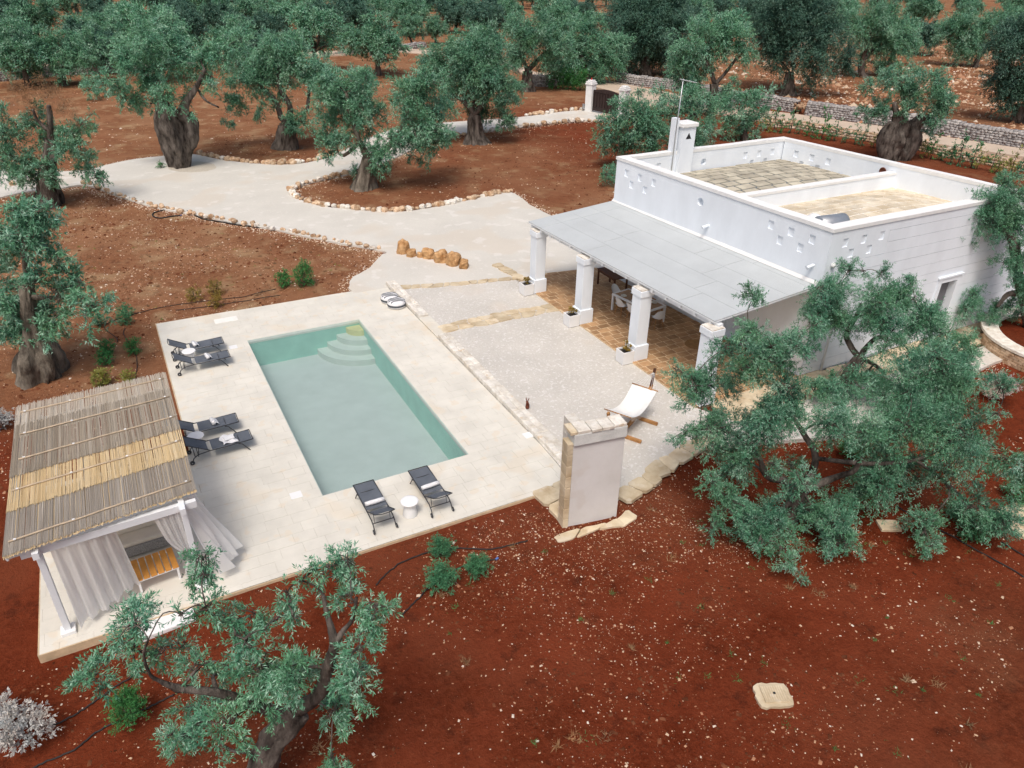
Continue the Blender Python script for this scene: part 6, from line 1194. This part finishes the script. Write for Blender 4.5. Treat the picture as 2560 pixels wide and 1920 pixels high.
# ================================================================== PEBBLES, WEEDS
INSIDE = [[(-7, -2.75), (6.9, -2.75), (6.9, 14.), (-3.1, 14.), (-3.1, 4.), (-7, 4.)]]
def in_poly(x, y, P):
    c = np.zeros(len(x), bool); n = len(P)
    for i in range(n):
        x0, y0 = P[i][0], P[i][1]; x1, y1 = P[(i+1) % n][0], P[(i+1) % n][1]
        k = ((y0 > y) != (y1 > y)) & (x < (x1-x0)*(y-y0)/(y1-y0+1e-12)+x0); c ^= k
    return c
DRVW = [tuple(p[:2]) for p in pxs(DRV)]
def free(x, y):
    m = ~in_poly(x, y, INSIDE[0]) & ~in_poly(x, y, CRT) & ~in_poly(x, y, DRVW) & ~in_poly(x, y, [(12.2, -2.5), (33, -2.5), (33, 11.5), (12.2, 12)])
    return m
def scatter(n, box, size, dens, seed, label, lo=.02):
    rng = np.random.default_rng(seed); x = rng.uniform(box[0], box[1], n); y = rng.uniform(box[2], box[3], n)
    p = dens(x, y); k = (rng.random(n) < p) & free(x, y); x, y = x[k], y[k]; m = len(x)
    d = np.stack([x, y], -1)-CAM[:2]; th = np.arctan2(d[:, 0], d[:, 1])-YAW; k = np.abs(th) < .78; x, y = x[k], y[k]; m = len(x)
    s = lo+rng.exponential(size, m); s = np.minimum(s, size*6); a = rng.uniform(0, 6.28, m); z = soil_z(x, y); ca, sa = np.cos(a), np.sin(a)
    base = np.array([(-1, -.8, 0), (1, -.7, 0), (.9, .8, 0), (-.8, .9, 0), (.1, 0, .9)]); sh = base[None]*rng.uniform(.7, 1.2, (m, 5, 3)); sh[:, :, 0] *= s[:, None]*.6; sh[:, :, 1] *= s[:, None]*.45; sh[:, :, 2] *= s[:, None]*.55
    V = np.stack([x[:, None]+sh[:, :, 0]*ca[:, None]-sh[:, :, 1]*sa[:, None], y[:, None]+sh[:, :, 0]*sa[:, None]+sh[:, :, 1]*ca[:, None], z[:, None]+sh[:, :, 2]-.004], -1).reshape(-1, 3)
    F = (np.arange(m)[:, None, None]*5+np.array([(0, 1, 4), (1, 2, 4), (2, 3, 4), (3, 0, 4)])[None]).reshape(-1, 3); T = np.repeat(rng.random(m)**1.4, 4)
    o = link(bpy.data.objects.new('pebbles', idx_mesh('pebbles', V, F, PEB, T))); tag(o, label, 'pebbles', kind='stuff'); return m
PEB = M('pebble', (.6, .45, .32), .9, .2, 20., tint=[(.36, .15, .075), (.48, .28, .16), (.58, .43, .3), (.72, .65, .56)], tcol=.1)
def near_d(x, y):
    n1 = vnoise(x/1.7, y/1.7, 11); n2 = vnoise(x/.5, y/.5, 12); d = .12+.5*sm(n1, .45, .75)+.25*sm(n2, .6, .8)
    band = np.exp(-((y+4.0+.15*x)/1.6)**2)*sm(x, .5, 4.)*(1-sm(x, 7.5, 12.)); return np.clip(d*.55+band*.9, 0, 1)
def left_d(x, y): return np.clip(.25+.6*sm(vnoise(x/2.5, y/2.5, 13), .4, .7)+.5*np.exp(-((x+5.5)**2+(y-7.5)**2)/9), 0, 1)
scatter(95000, (-10, 22, -15, -2.6), .0115, near_d, 1, 'small pale stones strewn over the red soil in the foreground', .012)
scatter(1100, (-10, 22, -15, -2.6), .02, lambda x, y: np.full(len(x), .5), 2, 'larger pale stones lying on the foreground soil', .035)
scatter(42000, (-16, 7, 2, 36), .019, left_d, 3, 'pale grit and stones on the tilled ochre soil left of the deck', .018)
scatter(16000, (4, 46, 11, 50), .024, lambda x, y: .2+.5*sm(vnoise(x/3, y/3, 15), .45, .7), 4, 'stones on the soil between driveway and house', .022)
scatter(30000, (58, 150, 5, 120), .13, lambda x, y: .25+.75*sm(vnoise(x/5, y/5, 16), .45, .65), 5, 'pale field stones on the far red slope', .08)
scatter(14000, (-30, 40, 36, 85), .035, lambda x, y: .2+.5*sm(vnoise(x/4, y/4, 17), .45, .7), 6, 'stones on the soil beyond the driveway', .03)
def tufts(n, box, seed, mat, label, h, per=14):
    rng = np.random.default_rng(seed); x = rng.uniform(box[0], box[1], n); y = rng.uniform(box[2], box[3], n); k = free(x, y); x, y = x[k], y[k]; P = np.repeat(np.stack([x, y, soil_z(x, y)], -1), per, 0)
    P = P+rng.normal(0, .05, P.shape)*np.array([1, 1, 0])*np.repeat(rng.uniform(.3, 1.6, len(x)), per)[:, None]; Ax = unit(rng.normal(size=P.shape)*np.array([1, 1, .25])+np.array([0, 0, .45])); V, T = leaf_faces(P, Ax, 2, h, h*.12, .01, rng, False, np.full(len(P), .5)); o = link(bpy.data.objects.new('weeds', fast_mesh('weeds', V, 3, mat, T))); tag(o, label, 'weeds', kind='stuff')
tufts(80, (-4, 16, -14, -3), 1, LEAF_BRIGHT, 'small green weeds dotted over the foreground soil', .09)
tufts(34, (-4, 16, -14, -3), 2, DRYLEAF, 'dry straw tufts on the foreground soil', .14, 26)
tufts(120, (-8, 6, 14, 24), 3, DRYLEAF, 'dry grass on the ochre soil beyond the deck', .12, 20)
tufts(40, (-8, 6, 12, 26), 4, LEAF_YEL, 'sparse green weeds on the soil beyond the deck', .1)
tufts(500, (60, 130, 5, 110), 5, DRYLEAF, 'dry grass on the far red slope', .4, 16)

def along(P, n, sig, seed, size, mat, label, name):
    rng = np.random.default_rng(seed); P = np.array(P); d = np.roll(P, -1, 0)-P; L = np.linalg.norm(d, axis=1); k = rng.choice(len(P), n, p=L/L.sum()); x, y = (P[k]+d[k]*rng.random((n, 1))+rng.normal(0, sig, (n, 2))).T
    q = free(x, y) & (np.hypot(x-CAM[0], y-CAM[1]) < 75); x, y = x[q], y[q]; m = len(x); s = size*rng.uniform(.6, 1.8, m); z = soil_z(x, y); a = rng.uniform(0, 6.28, m); ca, sa = np.cos(a), np.sin(a)
    base = np.array([(-1, -.8, 0), (1, -.7, 0), (.9, .8, 0), (-.8, .9, 0), (.1, 0, .9)]); sh = base[None]*rng.uniform(.7, 1.2, (m, 5, 3))*s[:, None, None]*np.array([.6, .5, .6])
    V = np.stack([x[:, None]+sh[:, :, 0]*ca[:, None]-sh[:, :, 1]*sa[:, None], y[:, None]+sh[:, :, 0]*sa[:, None]+sh[:, :, 1]*ca[:, None], z[:, None]+sh[:, :, 2]-.004], -1).reshape(-1, 3)
    F = (np.arange(m)[:, None, None]*5+np.array([(0, 1, 4), (1, 2, 4), (2, 3, 4), (3, 0, 4)])[None]).reshape(-1, 3)
    o = link(bpy.data.objects.new(name, idx_mesh(name, V, F, mat, np.repeat(rng.uniform(.5, 1, m), 4)))); tag(o, label, name.replace('_', ' '), kind='stuff')
along(DRVW, 16000, .35, 31, .045, PEB, 'pale gravel spilled along the driveway edges', 'gravel_spill')
along(CRT, 5000, .25, 32, .03, PEB, 'pale gravel spilled along the court edges', 'gravel_spill')
CLOD = M('soil_clod', (.1, .03, .015), 1., .4, 3., spec=.02, bump=.5, bscale=40, col2=(.2, .075, .038))
def clods(n, box, size, seed, label):
    global PEB
    keep_ = PEB; PEB = CLOD; scatter(n, box, size, lambda x, y: .15+.85*sm(vnoise(x/1.4, y/1.4, 21), .35, .7), seed, label, size*.8)
    bpy.data.objects[[o.name for o in bpy.data.objects if o.get('label') == label][0]].name = 'soil_clods'; PEB = keep_
clods(16000, (-10, 20, -15, -2.6), .022, 41, 'crumbly red soil clods in the foreground')
clods(14000, (-16, 7, 2, 36), .035, 42, 'crumbly brown soil clods left of the deck')
clods(9000, (4, 46, 11, 50), .04, 43, 'crumbly soil clods between driveway and house')
